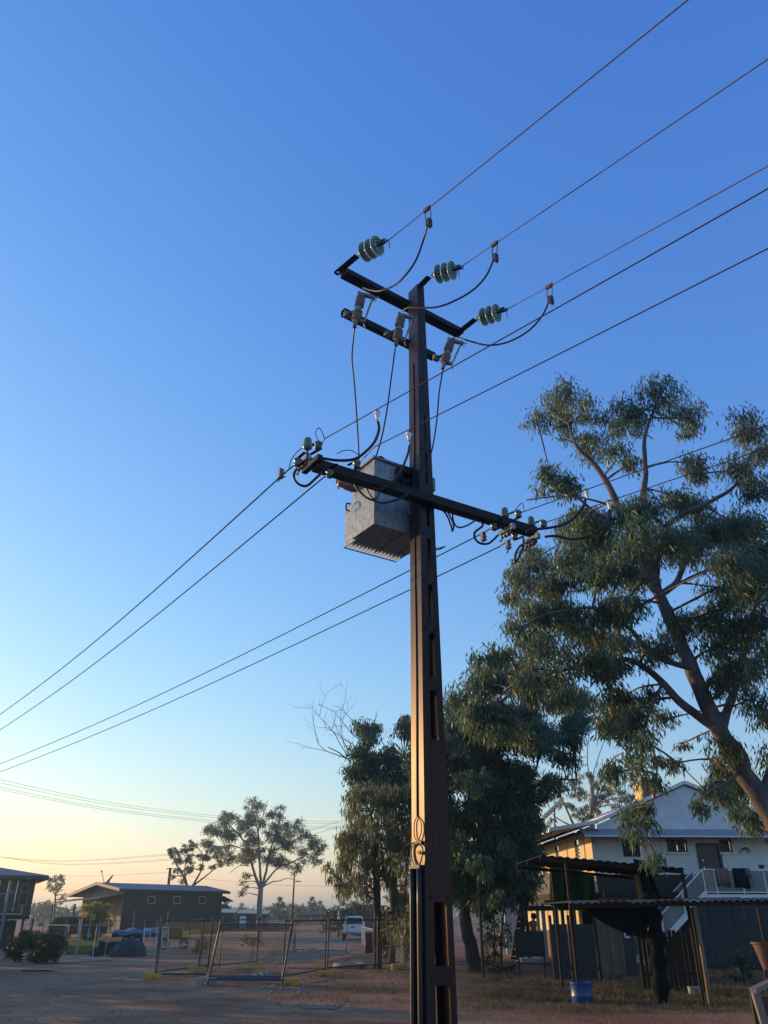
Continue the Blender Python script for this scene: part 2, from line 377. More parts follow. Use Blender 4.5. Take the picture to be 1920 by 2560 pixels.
patch('lawn', [gnd(130, 2352), gnd(262, 2350), gnd(262, 2384), gnd(120, 2390)], 'lawn', 0.004, 'green lawn behind the left yard fence')
patch('verge', [gnd(60, 2400), gnd(270, 2390), gnd(285, 2400), gnd(60, 2412)], 'pale_dirt', 0.008, 'pale strip of dirt before the lawn')
patch('road', [gnd(650, 2331), gnd(890, 2331), gnd(900, 2352), gnd(860, 2388), gnd(760, 2392), gnd(650, 2362)], 'grey_gravel', 0.006, 'grey gravel road behind the temporary fence')
patch('chalky_patch', [gnd(740, 2512), gnd(850, 2510), gnd(835, 2524), gnd(760, 2522)], 'grey_gravel', 0.004, 'pale dusty patch on the dirt')
#patch('weedy_ground', [gnd(1150, 2440), gnd(2000, 2470), gnd(2000, 2535), gnd(1500, 2527), gnd(1120, 2500)], 'dark_soil', 0.004, 'dark littered soil under the big gum')
#patch('shaded_soil', [gnd(1120, 2400), gnd(2000, 2400), gnd(2000, 2490), gnd(1400, 2482), gnd(1100, 2450)], 'darker_soil', 0.008, 'dark bare soil under the carport and house', jitter=.5)

# ------------------------------------------------------------------ the power pole
A_ = R(33.5); U = V(math.cos(A_), math.sin(A_), 0); W = V(math.sin(A_), -math.cos(A_), 0); Z = V(0, 0, 1)
def pl(s, q, z): return V(0.52 - 0.01 * (10.63 - z), 9, z) + U * s + W * (q - 0.12)
TOP = 10.66
def width(z): return 0.13 + (10.63 - z) * 0.25 / 9.6
pole = thing('power_pole', 'tall tapered reddish brown steel power pole with slotted side and three crossarms', 'power pole', pl(.15, 0, 0))
def channel(name, s_of, sgn):
    b = MB(); t = 0.012
    zs = [-0.4, 1.5, 3, 5, 7, 9, TOP]
    def fl(z): return min(0.11, width(z) * 0.47) if sgn > 0 else min(0.085, width(z) * 0.45)
    prof = []
    for z in zs:
        s0 = s_of(z); f = fl(z) * sgn
        outer = [(s0, -.12), (s0, .12), (s0 + f, .12), (s0 + f, .12 - t), (s0 + t * sgn, .12 - t), (s0 + t * sgn, -.12 + t), (s0 + f, -.12 + t), (s0 + f, -.12)]
        prof.append([pl(s, q, z) for s, q in outer])
    vs = [p for ring in prof for p in ring]; fs = []
    for i in range(len(zs) - 1):
        for k in range(8):
            k2 = (k + 1) % 8; f = (i * 8 + k, i * 8 + k2, (i + 1) * 8 + k2, (i + 1) * 8 + k); fs.append(f if sgn < 0 else f[::-1])
    e = (len(zs) - 1) * 8
    fs += [(e, e + 1, e + 4, e + 5), (e + 1, e + 2, e + 3, e + 4), (e + 5, e + 6, e + 7, e)]
    b.add(vs, fs); return b.build(name, 'pole_paint', pole)
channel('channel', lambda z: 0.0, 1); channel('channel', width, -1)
slots = [(.2, .62), (0.8, 1.27), (1.44, 2.02), (3.70, 4.27), (4.43, 4.98), (5.16, 5.62), (5.78, 6.27), (6.44, 6.76), (7.10, 7.59), (7.78, 8.22)]
edges = [-0.4] + [v for s in slots for v in s] + [TOP]
for i in range(0, len(edges), 2):
    z0, z1 = edges[i], edges[i + 1]
    for q in (.1185, -.1185):
        b = MB(); vs = []
        for z in (z0, z1):
            f0 = min(0.11, width(z) * 0.47) - 0.004; f1 = width(z) - min(0.085, width(z) * 0.45) + 0.004
            vs += [pl(f0, q - .006, z), pl(f1, q - .006, z), pl(f1, q + .004, z), pl(f0, q + .004, z)]
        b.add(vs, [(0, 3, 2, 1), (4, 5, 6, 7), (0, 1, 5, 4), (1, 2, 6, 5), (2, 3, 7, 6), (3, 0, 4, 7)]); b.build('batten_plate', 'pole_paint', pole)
for s_ in slots:
    zc = s_[1] + .05
    for f in (.18, .82): MB().lathe([(.014, 0), (.014, .01), (.008, .014)], pl(width(zc) * f, .122, zc), W, 6).build('bolt', 'arm_steel', pole)
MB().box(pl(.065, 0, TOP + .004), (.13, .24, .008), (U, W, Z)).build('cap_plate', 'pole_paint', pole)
# cables and guards on the left face (the face at s = 0, looking left and near)
b = MB(); b.tube([pl(-.008, .0 + .008 * math.sin(z * 1.7), z) for z in np.arange(2.87, 9.2, .35)], .0075, 6); b.build('earth_cable', 'black_cable', pole)
for q in (-.075, .055):
    b = MB(); b.tube([pl(-.028, q, z) for z in (-.3, 1, 2, 2.34)], .031, 14); b.build('conduit', 'conduit', pole, smooth=True)
b = MB(); b.tube(curve([pl(-.012, .0, 2.87), pl(-.014, -.05, 2.80), pl(-.016, -.045, 2.66), pl(-.02, .01, 2.62)]), .006, 6)
b.tube(curve([pl(-.012, .0, 2.87), pl(-.014, .075, 2.80), pl(-.016, .08, 2.70), pl(-.02, .03, 2.62)]), .006, 6)
b.tube(curve([pl(-.02, .02, 2.6), pl(-.02, -.09, 2.56), pl(-.022, -.095, 2.46), pl(-.03, -.03, 2.36)]), .008, 6)
b.tube(curve([pl(-.02, .03, 2.6), pl(-.02, .105, 2.54), pl(-.022, .10, 2.46), pl(-.03, .055, 2.36)]), .008, 6)
b.tube(curve([pl(-.02, -.04, 2.60), pl(-.05, -.17, 2.58), pl(-.06, -.2, 2.5), pl(-.05, -.15, 2.42), pl(-.03, -.06, 2.36)]), .007, 6); b.build('cable_loop', 'black_cable', pole)
MB().box(pl(-.012, 0.01, 2.6), (.024, .15, .03), (U, W, Z)).box(pl(-.014, .06, 2.5), (.02, .12, .014), (U, W, Z)).lathe([(.02, 0), (.02, .02)], pl(-.012, .05, 2.5), -U, 10).build('cable_strap', 'iron', pole)
MB().box(pl(-.028, -.01, 2.36), (.05, .19, .035), (U, W, Z)).build('conduit_collar', 'iron', pole)
b = MB(); b.tube(curve([pl(width(6.2), .03, 6.17), pl(width(6.2) + .1, .06, 6.19), pl(width(6.2) + .17, .1, 6.24), pl(width(6.2) + .1, .1, 6.2), pl(width(6.2), .08, 6.17)]), .008, 5); b.build('step_loop', 'iron', pole)
MB().box(pl(width(7.2) + .05, -.02, 7.18), (.1, .13, .2), (U, W, Z)).build('bracket_block', 'galv_dark', pole)
def arm(name, a, b_, w, h):
    d = (b_ - a).normalized(); x = d.cross(Z).normalized(); c = (a + b_) / 2 + Z * (h / 2); L = (b_ - a).length; t = .01
    m = MB(); m.box(c + Z * (h / 2 - t / 2), (L, w, t), (d, x, Z)).box(c - Z * (h / 2 - t / 2), (L, w, t), (d, x, Z)).box(c + x * (w / 2 - t / 2), (L, t, h - 2 * t), (d, x, Z)).box(c - x * (w / 2 - t / 2), (L, t, h - 2 * t), (d, x, Z))
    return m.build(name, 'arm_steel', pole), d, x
zh = 10.43; h0, h1 = atz(866, 679, zh), atz(1159, 832, zh)
hoff = W * -.085
hv_arm, HD, HX = arm('crossarm', h0 + hoff, h1 + hoff, .17, .085)
zf = 9.66; f0, f1 = atz(861, 782, zf), atz(1089, 894, zf)
fuse_arm, FD, FX = arm('fuse_crossarm', f0 + W * -.05, f1 + W * -.05, .10, .10)
zl = 6.75; l0, l1 = atz(793, 1166, zl), atz(1345, 1335, zl)
lv_arm, LD, LX = arm('low_voltage_crossarm', l0 + W * -.078, l1 + W * -.078, .15, .12)
MB().box(l0 + W * -.14 + Z * .1, (.07, .42, .07), (U, W, Z)).box(l0 + W * -.2 + Z * .16 + U * .03, (.1, .09, .1), (U, W, Z)).build('end_bracket', 'arm_steel', pole)
for k in (0, .5, 1):                          # straps that carry the insulator strings
    if k == .5: a_, b_ = pl(.10, -.12, 10.72), pl(.10, .30, 10.72)
    else:
        e = (atz(839, 684, zh) if k == 0 else atz(1136, 838, zh)); g = (atz(893, 638, zh) if k == 0 else atz(1188, 797, zh)); a_, b_ = e - Z * .012, g - Z * .012
        if k == 0: STRAP0 = b_
        else: STRAP1 = b_
    d = (b_ - a_).normalized(); x = d.cross(Z).normalized(); L = (b_ - a_).length; m = MB(); hw = .048
    c = a_ + d * .055
    m.box((c + d * .03 + b_) / 2, ((b_ - c).length - .03, hw * 2, .012), (d, x, Z))
    ring = []                                # the end with a bolt hole
    N = 12; inner = [c + (d * math.cos(t) + x * math.sin(t)) * .02 for t in [2 * math.pi * i / N for i in range(N)]]
    def sq(t):
        cx_, sy = math.cos(t), math.sin(t); q = max(abs(cx_) / .03 if cx_ > 0 else abs(cx_) / .055, abs(sy) / hw); return c + (d * cx_ + x * sy) / q
    outer = [sq(2 * math.pi * i / N) for i in range(N)]; vs = inner + outer; vs = [v + Z * .006 for v in vs] + [v - Z * .006 for v in vs]; fs = []
    for i in range(N):
        j = (i + 1) % N
        fs += [(i, N + i, N + j, j), (2 * N + i, 2 * N + j, 3 * N + j, 3 * N + i), (i, j, 2 * N + j, 2 * N + i), (N + i, 3 * N + i, 3 * N + j, N + j)]
    m.add(vs, fs); m.build('strap_plate', 'arm_steel', pole)
MIDS = pl(.10, .32, 10.72)

# --- the high voltage conductors, their strings of glass discs and their leads
specs = [('left', STRAP0, (972, 600), (1710, 0)), ('middle', MIDS, (1145, 672), (1920, 140)), ('right', STRAP1, (1265, 775), (1920, 408))]
hv_label = {'left': 'highest copper wire, running from the left end of the top crossarm to the upper right',
            'middle': 'wire running to the upper right from the insulator at the very top of the pole',
            'right': 'wire running to the right from the right end of the top crossarm'}
HVW = {}
for nm, st, p0, p1 in specs:
    z0 = st.z + .04; z0 -= .16; a_ = atz(*p0, z0); c = atz(*p1, CAM_H + (z0 - CAM_H) * .84); d = (c - a_).normalized(); e = c + d * 14
    b = MB(); pts = [a_.lerp(e, t) - Z * (.25 * 4 * t * (1 - t) * .2) for t in np.linspace(0, 1, 12)]
    b.tube(pts, .0072, 6); w_ = b.build('conductor', 'wire'); w_.name = 'high_voltage_wire'; tag(w_, hv_label[nm], 'wire', 'high voltage wires leaving the top of the pole'); HVW[nm] = (a_, d)
    first = st + (a_ - st).normalized() * .06; ax = (a_ - first).normalized(); L = (a_ - first).length
    t = thing('insulator_string', {'left': 'string of three green glass discs at the left end of the top crossarm', 'middle': 'string of three green glass discs at the very top of the pole',
               'right': 'string of three green glass discs at the right end of the top crossarm'}[nm], 'insulator', first, 'glass disc insulator strings on the pole')
    n0 = max(.05, (L - .5) * .4)
    for k in range(3):
        o = first + ax * (n0 + .12 * k)
        m = MB(); prof = [(.03, .0), (.05, .012), (.09, .02), (.122, .036), (.128, .048)]; prof = [(r * 1.13, z) for r, z in prof]
        under = [(.120, .052), (.112, .036), (.104, .034), (.098, .058), (.090, .058), (.084, .034), (.076, .034), (.07, .06), (.062, .06), (.056, .034), (.046, .034), (.03, .04)]
        m.lathe(prof + [(r * 1.13, z) for r, z in under], o, ax, 28); m.build('glass_disc', 'glass_disc', t, smooth=False)
        MB().lathe([(.142, .04), (.150, .046), (.150, .056), (.135, .059), (.135, .05)], o, ax, 28, closed=True).build('disc_rim', 'glass_rim', t, smooth=True)
        MB().lathe([(.018, -.05), (.042, -.045), (.045, -.01), (.034, .012)], o, ax, 14).lathe([(.014, .03), (.014, .10)], o, ax, 8).build('cap', 'iron', t)
    m = MB(); o = first + ax * (n0 + .12 * 2 + .08); side = ax.cross(Z).normalized()
    MB().tube([first - ax * .03, first + ax * n0], .014, 6).build('link_rod', 'iron', t)
    m.box(o + ax * .06, (.12, .035, .035), (ax, side, side.cross(ax))); m.box(o + ax * .07 + side.cross(ax) * .04, (.07, .02, .06), (ax, side, side.cross(ax)))
    m.tube(curve([o + ax * .12, o + ax * .17 + Z * .03, a_ - ax * .06 + Z * .02, a_]), .006, 5); m.tube(curve([o + ax * .12, o + ax * .17 - Z * .02, a_ - ax * .05 - Z * .02, a_]), .006, 5)
    m.build('dead_end_clamp', 'iron', t)
    MB().tube([a_, a_ + d * .012 - Z * .1, a_ + d * .03 - Z * .17], .006, 5).build('wire_tail', 'wire', t)

clamps = {'left': [(1071, 528), (1072, 556)], 'middle': [(1241, 617), (1240, 640)], 'right': [(1377, 724), (1375, 745)]}
leads = {'left': [(1070, 558), (1061, 592), (1040, 650), (1012, 690), (985, 714), (950, 727), (926, 725), (908, 719)],
         'middle': [(1236, 645), (1215, 690), (1180, 727), (1130, 755), (1090, 768), (1050, 769), (1020, 769), (1007, 778)],
         'right': [(1374, 750), (1355, 790), (1320, 828), (1270, 855), (1220, 863), (1175, 853), (1145, 844), (1128, 848)]}
ftop = {'left': (903, 738), 'middle': (1003, 790), 'right': (1127, 853)}
FPOS = {}
for nm in ('left', 'middle', 'right'):       # a fuse hangs in front of the fuse arm
    zt = zf + .33; px, py = ftop[nm]; top = None
    lo, hi = 6.0, 11.0                        # find the point on the ray that stands just off the fuse arm
    base = f0 + W * .20; r = ray(px, py); k = ((base - EYE).dot(W)) / r.dot(W); FPOS[nm] = EYE + r * k
for nm in ('left', 'middle', 'right'):
    a_, d = HVW[nm]; t = thing('lead_cable', {'left': 'black lead drooping from the highest wire to the left fuse', 'middle': 'black lead drooping from the middle wire and passing across the pole', 'right': 'black lead drooping from the lower right wire to the right fuse'}[nm], 'cable', a_, 'leads from the high voltage wires to the fuses')
    def onwire(px, py):
        r = ray(px, py); n = d.cross(r); A = np.array([[d.x, -r.x, n.x], [d.y, -r.y, n.y], [d.z, -r.z, n.z]]); s = np.linalg.solve(A, np.array(EYE - a_)); return a_ + d * float(s[0])
    cp = onwire(*clamps[nm][0]); T = FPOS[nm] + Z * .1; pts = leads[nm]; P = []
    y0, y1 = cp.y, T.y
    for i, q in enumerate(pts): P.append(at(*q, y0 + (y1 - y0) * (i / (len(pts) - 1)) ** .9))
    MB().tube(curve(P, 6), .0135, 8).build('cable', 'black_cable', t, smooth=True)
    m = MB(); sd = d.cross(Z).normalized(); m.box(cp, (.14, .03, .05), (d, sd, Z)); m.box(cp - Z * .03 + sd * .01, (.1, .04, .035), (d, sd, Z)); m.build('line_clamp', 'bronze', t)
    lowp = P[0]; m = MB(); m.tube(curve([cp - d * .05 - Z * .03, lowp - d * .04 + Z * .08, lowp + Z * .01]), .008, 5); m.tube(curve([cp + d * .06 - Z * .02, lowp + d * .07 + Z * .1, lowp + d * .03 + Z * .02]), .008, 5); m.build('bail', 'bronze', t)
    m = MB(); m.box(lowp + d * .02 - Z * .0, (.07, .06, .11), (d, sd, Z)).box(lowp + d * .04 - Z * .05, (.035, .05, .07), (d, sd, Z))
    m.tube([lowp + d * .05 - Z * .1 + (d * math.cos(x) + Z * math.sin(x)) * .022 for x in np.linspace(0, 6.28, 9)], .006, 5); m.build('hot_clamp', 'iron', t)

# --- three drop-out fuses
fbot = {'left': (889, 806), 'middle': (992, 852), 'right': (1110, 911)}
FUSEB = {}
for nm in ('left', 'middle', 'right'):
    T = FPOS[nm]; bpx = fbot[nm]; r = ray(*bpx); B_ = EYE + r * ((f0 + W * .17 - EYE).dot(W) / r.dot(W)); ax = (B_ - T).normalized(); L = (B_ - T).length; FUSEB[nm] = B_
    t = thing('dropout_fuse', {'left': 'ribbed grey drop-out fuse on the left end of the fuse crossarm', 'middle': 'ribbed grey drop-out fuse right beside the left face of the pole', 'right': 'ribbed grey drop-out fuse to the right of the pole'}[nm], 'fuse', B_, 'drop-out fuses under the top crossarm')
    m = MB(); prof = [(.03, 0), (.034, .02)]; h = L * .40
    def ribs(s, e, n):
        o = []
        for i in range(n):
            z = s + (e - s) * i / n; dz = (e - s) / n; o += [(.030, z), (.030, z + dz * .4), (.070, z + dz * .5), (.070, z + dz * .72), (.030, z + dz * .98)]
        return o
    MB().lathe([(.028, 0), (.036, .02)] + ribs(.03, L * .42, 5) + [(.036, L * .43)], T, ax, 16).build('insulator_body', 'porcelain', t)
    MB().lathe([(.037, L * .43), (.037, L * .56)], T, ax, 14).build('mounting_band', 'galv', t)
    MB().lathe([(.036, L * .56)] + ribs(L * .57, L * .93, 5) + [(.03, L)], T, ax, 16).build('insulator_body', 'porcelain', t)
    out = (U * .85 + W * .3).normalized()
    m = MB(); m.bar(T - ax * .02 - out * .05, T - ax * .0 + out * .19, .05, .045); m.bar(T + out * .17 - ax * .02, T + out * .19 + ax * .05, .03, .05); m.tube(curve([T + out * .19 - ax * .02, T + out * .24 + Z * .0, T + out * .26 + Z * .03]), .008, 5); m.tube(curve([T + out * .21, T + out * .225 - Z * .05, T + out * .2 - Z * .08]), .005, 5)
    m.tube(curve([T - ax * .02, T - out * .05 + Z * .03, T - out * .02 + Z * .07]), .012, 6); m.build('upper_contact', 'galv_dark', t)
    MB().tube([T + out * .17 + ax * .06, B_ + out * .12 - ax * .05], [.017, .015], 8).build('fuse_tube', 'porcelain', t)
    m = MB(); m.bar(B_ - out * .02 - ax * .05, B_ + out * .13 - ax * .03, .05, .035); m.bar(B_ - ax * .02, B_ + ax * .09, .05, .05); m.tube([B_ + out * .12, B_ + out * .15 + ax * .06], .012, 5); m.build('lower_contact', 'galv_dark', t)
    c = T + ax * L * .5; m = MB(); m.bar(c, c - W * .22 - U * .06, .05, .012); m.box(c - W * .20 - U * .07, (.10, .06, .09), (U, W, Z)); m.build('bracket', 'galv_dark', t)
    BOTTOM = B_ + ax * .09
    FUSEB[nm] = BOTTOM

# --- transformer hung behind the pole
zb, zt = 6.447, 7.44
def tp(s, q, z): return pl(s, q, z) + V(.47 - (0.52 - 0.01 * (10.63 - z)), 0, 0)
tr = thing('transformer', 'galvanised steel pole transformer tank with cooling fins beneath', 'transformer', tp(-.05, -.5, zb))
sL, sR, qN, qF = -.51, .43, -.20, -.75
m = MB(); m.prism([tp(sL, qN, zb), tp(sR, qN, zb), tp(sR, qF, zb), tp(sL, qF, zb)], (0, 0, zt - zb)); m.build('tank', 'galv', tr)
MB().prism([tp(sL - .03, qN + .03, zt + .003), tp(sR + .03, qN + .03, zt + .003), tp(sR + .03, qF - .03, zt + .003), tp(sL - .03, qF - .03, zt + .003)], (0, 0, .035)).build('lid', 'galv_dark', tr)
for i in range(15):                          # radiator fins, open at the bottom
    s = sL + .07 + i * (.86 / 14); MB().prism([tp(s - .004, qF - .004, zb + .0), tp(s + .004, qF - .004, zb), tp(s + .004, qF - .30, zb), tp(s - .004, qF - .30, zb)], (0, 0, .62)).build('fin', 'galv', tr)
MB().bar(tp(sL + .05, qF - .306, zb - .002), tp(sR - .01, qF - .306, zb - .002), .012, .012).build('fin_rod', 'galv_dark', tr)
MB().prism([tp(sL + .062, qF - .002, zb), tp(sL + .062, qF - .3, zb), tp(sL + .058, qF - .3, zb), tp(sL + .058, qF - .002, zb)], (0, 0, .63)).build('fin_side_plate', 'galv', tr)
for s in (-.02, .28): MB().prism([tp(s, qN, zb - .012), tp(s + .014, qN, zb - .012), tp(s + .014, qF - .2, zb - .012), tp(s, qF - .2, zb - .012)], (0, 0, .0095)).build('base_rail', 'galv_dark', tr)
m = MB(); m.bar(tp(-.16, -.10, 7.33), tp(.10, -.10, 7.33), .14, .10); m.box(tp(-.16, -.12, 7.27), (.02, .16, .22), (U, W, Z)); m.bar(tp(-.10, -.16, 7.15), tp(.05, -.16, 7.15), .06, .12); m.build('hanger_bracket', 'arm_steel', tr)
m = MB(); m.prism([tp(.10, -.195, 6.62), tp(.0, -.195, 6.75), tp(.0, -.195, 7.1), tp(.10, -.195, 7.1)], W * .09); m.box(tp(.04, -.12, 6.72), (.07, .1, .03), (U, W, Z)); m.build('hanger_bracket', 'galv_dark', tr)
o = tp(sL, -.69, 7.2); m = MB(); prof = [(.055, 0), (.055, .03)] 
for i in range(5): z = .03 + i * .03; prof += [(.05, z), (.07, z + .008), (.07, z + .018), (.05, z + .028)]
m.lathe(prof + [(.058, .2), (.058, .27), (.035, .285)], o, -U + Z * .06, 16); m.build('bushing', 'brown_porcelain', tr, smooth=True)
BUSH = o - U * .285
b = MB()
for i in range(3):
    c = tp(-.36 + i * .22, -.62, zt + .035); b.lathe([(.035, 0), (.06, .03), (.04, .05), (.06, .08), (.04, .1), (.055, .13), (.03, .17)], c, Z, 12)
b.build('bushing', 'porcelain', tr, smooth=True)
MB().tube(curve([tp(sL - .03, -.76, 6.98), tp(sL - .09, -.76, 6.97), tp(sL - .1, -.76, 6.88), tp(sL - .04, -.76, 6.86)]), .012, 6).build('lifting_lug', 'iron', tr)
MB().tube(curve([tp(-.40, -.3, zt + .04), tp(-.38, -.28, zt + .12), tp(-.30, -.28, zt + .12), tp(-.28, -.3, zt + .04)]), .011, 6).build('lid_handle', 'black_cable', tr)

# --- cables from the fuses down to the transformer
down = {'left': ([(883, 850), (880, 900), (886, 960), (893, 1060), (897, 1135)], tp(-.36, -.62, zt + .2)),
        'middle': ([(988, 870), (980, 930), (968, 1020), (955, 1090), (941, 1140)], tp(-.14, -.62, zt + .2)),
        'right': ([(1108, 920), (1098, 980), (1092, 1050), (1083, 1110), (1074, 1150)], tp(.2, -.45, zt + .2))}
for nm, (pts, end) in down.items():
    s = FUSEB[nm]; P = [s]
    for i, q in enumerate(pts): P.append(at(*q, s.y + (end.y - s.y) * ((i + 1) / len(pts))))
    P.append(P[-1] - Z * .15)
    o = MB().tube(curve(P, 6), .0115, 7).build('down_cable', 'black_cable', smooth=True)
    tag(o, {'left': 'left black cable hanging from a fuse down to the transformer', 'middle': 'middle black cable hanging down towards the transformer lid', 'right': 'right black cable hanging down just right of the pole'}[nm], 'cable', 'cables from the fuses down to the transformer')

# --- low voltage wires: four come in from the right, four leave to the far left
lvz = zl + .12
lv_in = [((813, 1096), (1920, 450), .12, 'upper of the two long wires that cross in front of the pole'), ((935, 1118), (1920, 602), .10, 'lower of the two long wires that cross in front of the pole'),
         ((1304, 1281), (1920, 1051), .10, 'upper wire leaving the right end of the low crossarm past the gum tree'), ((1370, 1304), (1920, 1108), .10, 'lower wire leaving the right end of the low crossarm past the gum tree')]
LVI = []
anch_in = [(800, 1112), (896, 1160), (1300, 1284), (1362, 1308)]
for (p0, p1, dz, lab), an in zip(lv_in, anch_in):
    z0 = lvz + dz; a_ = atz(*an, z0); q0 = atz(*p0, z0); c = atz(*p1, z0 + .05); d = (c - q0).normalized(); e = c + d * 16
    o = MB().tube([a_, q0] + [q0.lerp(e, t) - Z * .12 * math.sin(math.pi * t) for t in np.linspace(.06, 1, 12)], .0072, 6).build('low_voltage_wire', 'wire'); tag(o, lab, 'wire', 'low voltage wires on the lower crossarm'); LVI.append((a_, d))
lv_out = [((712, 1182), (0, 1786), (742, 1158), 'topmost of the four wires sloping down to the left edge'), ((806, 1196), (0, 1825), (822, 1186), 'second wire from the top sloping down to the left edge'),
          ((1205, 1334), (0, 1910), (1232, 1318), 'third wire sloping left, passing behind the pole'), ((1250, 1366), (0, 1930), (1284, 1342), 'lowest of the four wires sloping down to the left edge')]
LVO = []
for p0, p1, an, lab in lv_out:
    a_ = atz(*an, lvz - .16); q0 = atz(*p0, lvz - .17); c = atz(*p1, lvz - .55); d = (c - q0); e = q0 + d * 2.0 + Z * .35
    pts = [a_] + [q0.lerp(c, t) - Z * .22 * math.sin(math.pi * t) * .8 for t in np.linspace(0, 1, 14)] + [c + d * .4 - Z * .04, e]
    o = MB().tube(pts, .0095, 6).build('low_voltage_wire', 'grey_wire'); tag(o, lab, 'wire', 'low voltage wires on the lower crossarm'); LVO.append((a_, d.normalized()))
shp = [(.014, 0), (.04, .004), (.052, .02), (.04, .04), (.036, .052), (.05, .07), (.055, .09), (.042, .105), (.014, .11)]
def shackle(c, axis, dirn, lab, k=1.0):
    t = thing('shackle_insulator', lab, 'insulator', c, 'small shackle insulators on the low crossarm')
    MB().lathe([(r * k, (z - .055) * k) for r, z in shp], c, axis, 14).build('spool', 'porcelain_green', t, smooth=True)
    sd = Vector(axis).cross(dirn).normalized(); m = MB()
    for s in (-1, 1): m.bar(c + Vector(axis).normalized() * .062 * s * k, c + Vector(axis).normalized() * .062 * s * k - dirn * .16, .04, .008, up=axis)
    m.tube([c - Vector(axis).normalized() * .075 * k, c + Vector(axis).normalized() * .075 * k], .009, 6); m.build('strap', 'arm_steel', t)
labs_in = ['upper shackle insulator at the far left tip of the low crossarm', 'shackle insulator on top of the low crossarm, just left of the transformer', 'inner shackle insulator on top of the right end of the low crossarm', 'outermost shackle insulator on top of the right end of the low crossarm']
for (a_, d), lab in zip(LVI, labs_in): shackle(a_ - d * .03, Z, d, lab)
labs_out = ['shackle insulator facing left at the left tip of the low crossarm', 'shackle insulator under the low crossarm, left of the transformer', 'shackle insulator under the low crossarm, left of the right fuse holders', 'shackle insulator between the two right fuse holders']
for (a_, d), lab in zip(LVO, labs_out): shackle(a_ - d * .02, Z, d, lab, .95)
pins = [((769, 1112), 'pale pin insulator standing on the left tip of the low crossarm'), ((1262, 1285), 'left pale pin insulator standing on the right half of the low crossarm'), ((1328, 1307), 'right pale pin insulator standing on the right half of the low crossarm')]
for p, lab in pins:
    c = atz(*p, lvz + .07); t = thing('pin_insulator', lab, 'insulator', c - Z * .07, 'pin insulators standing on the low crossarm')
    MB().lathe([(.03, -.07), (.055, -.05), (.06, 0), (.045, .02), (.05, .05), (.042, .085), (.02, .1)], c, Z, 14).build('body', 'porcelain_green', t, smooth=True)
    MB().tube([c - Z * .22, c - Z * .06], .012, 6).build('pin', 'iron', t)
# pigtails twisted round the insulators
tails = [([(800, 1110), (789, 1083), (797, 1070), (806, 1082), (812, 1100)], 'thin wire loop above the left tip of the low crossarm', 8.0),
         ([(775, 1108), (745, 1128), (728, 1150), (722, 1175)], 'thin bent jumper round the left tip of the low crossarm', 8.0),
         ([(842, 1135), (858, 1127), (877, 1126), (890, 1133), (902, 1140)], 'thin twisted tail above the low crossarm, left of the transformer', 8.4),
         ([(1285, 1280), (1297, 1264), (1306, 1259), (1310, 1275)], 'thin wire loop above the right half of the low crossarm', 9.6)]
for pts, lab, y in tails: tag(MB().tube(curve([at(*p, y) for p in pts]), .006, 5).build('wire_tail', 'black_cable'), lab, 'wire', 'short wire tails on the low crossarm')
# heavy black jumpers
jump = [([(812, 1175), (790, 1195), (768, 1214), (750, 1212), (737, 1200), (735, 1185), (742, 1172)], .021, 8.05, 'thick black cable loop hanging under the left tip of the low crossarm'),
        ([(945, 1054), (947, 1075), (936, 1105), (912, 1131), (885, 1148), (845, 1151), (800, 1145)], .024, 8.2, 'thick black cable from the upper crossing wire to the low crossarm tip'),
        ([(1024, 1114), (1018, 1140), (1000, 1180), (975, 1210), (952, 1222), (932, 1217), (921, 1200)], .020, 8.55, 'thick black cable dropping beside the pole in front of the transformer'),
        ([(878, 1190), (892, 1220), (915, 1243), (940, 1253), (962, 1257), (1000, 1246), (1030, 1228)], .018, 8.6, 'long black cable sagging across the front of the transformer tank'),
        ([(905, 1200), (920, 1228), (934, 1247), (945, 1240), (950, 1215)], .014, 8.6, 'short black cable loop on the transformer tank'),
        ([(864, 1186), (848, 1193), (841, 1207), (846, 1222)], .013, 9.45, 'thin black cable curling to the brown bushing of the transformer'),
        ([(1203, 1302), (1206, 1315), (1188, 1330), (1187, 1345), (1200, 1358), (1220, 1359), (1235, 1348), (1246, 1337)], .020, 9.5, 'thick black cable loop under the right half of the low crossarm'),
        ([(1308, 1345), (1309, 1362), (1302, 1382), (1293, 1402), (1288, 1404), (1289, 1385), (1298, 1368), (1306, 1362)], .020, 9.7, 'narrow black cable loop hanging from the right end of the low crossarm'),
        ([(1464, 1247), (1460, 1262), (1440, 1290), (1410, 1311), (1370, 1320), (1330, 1324), (1316, 1330)], .024, 9.3, 'thick black cable drooping from the upper right low wire, nearer the pole'),
        ([(1523, 1276), (1520, 1295), (1500, 1322), (1470, 1341), (1430, 1348), (1390, 1340), (1362, 1342)], .024, 9.5, 'thick black cable drooping from the lower right low wire, farther from the pole'),
        ([(1094, 1265), (1115, 1285), (1128, 1315), (1131, 1328), (1134, 1312), (1122, 1285), (1112, 1268)], .015, 9.2, 'black cable loop just right of the pole under the low crossarm'),
        ([(1131, 1283), (1134, 1305), (1145, 1318), (1165, 1315), (1192, 1299)], .015, 9.25, 'black cable sagging under the low crossarm right of the pole')]
for pts, r, y, lab in jump: tag(MB().tube(curve([at(*p, y) for p in pts], 7), r * .8, 8).build('jumper_cable', 'black_cable', smooth=True), lab, 'cable', 'black jumper cables at the low crossarm')
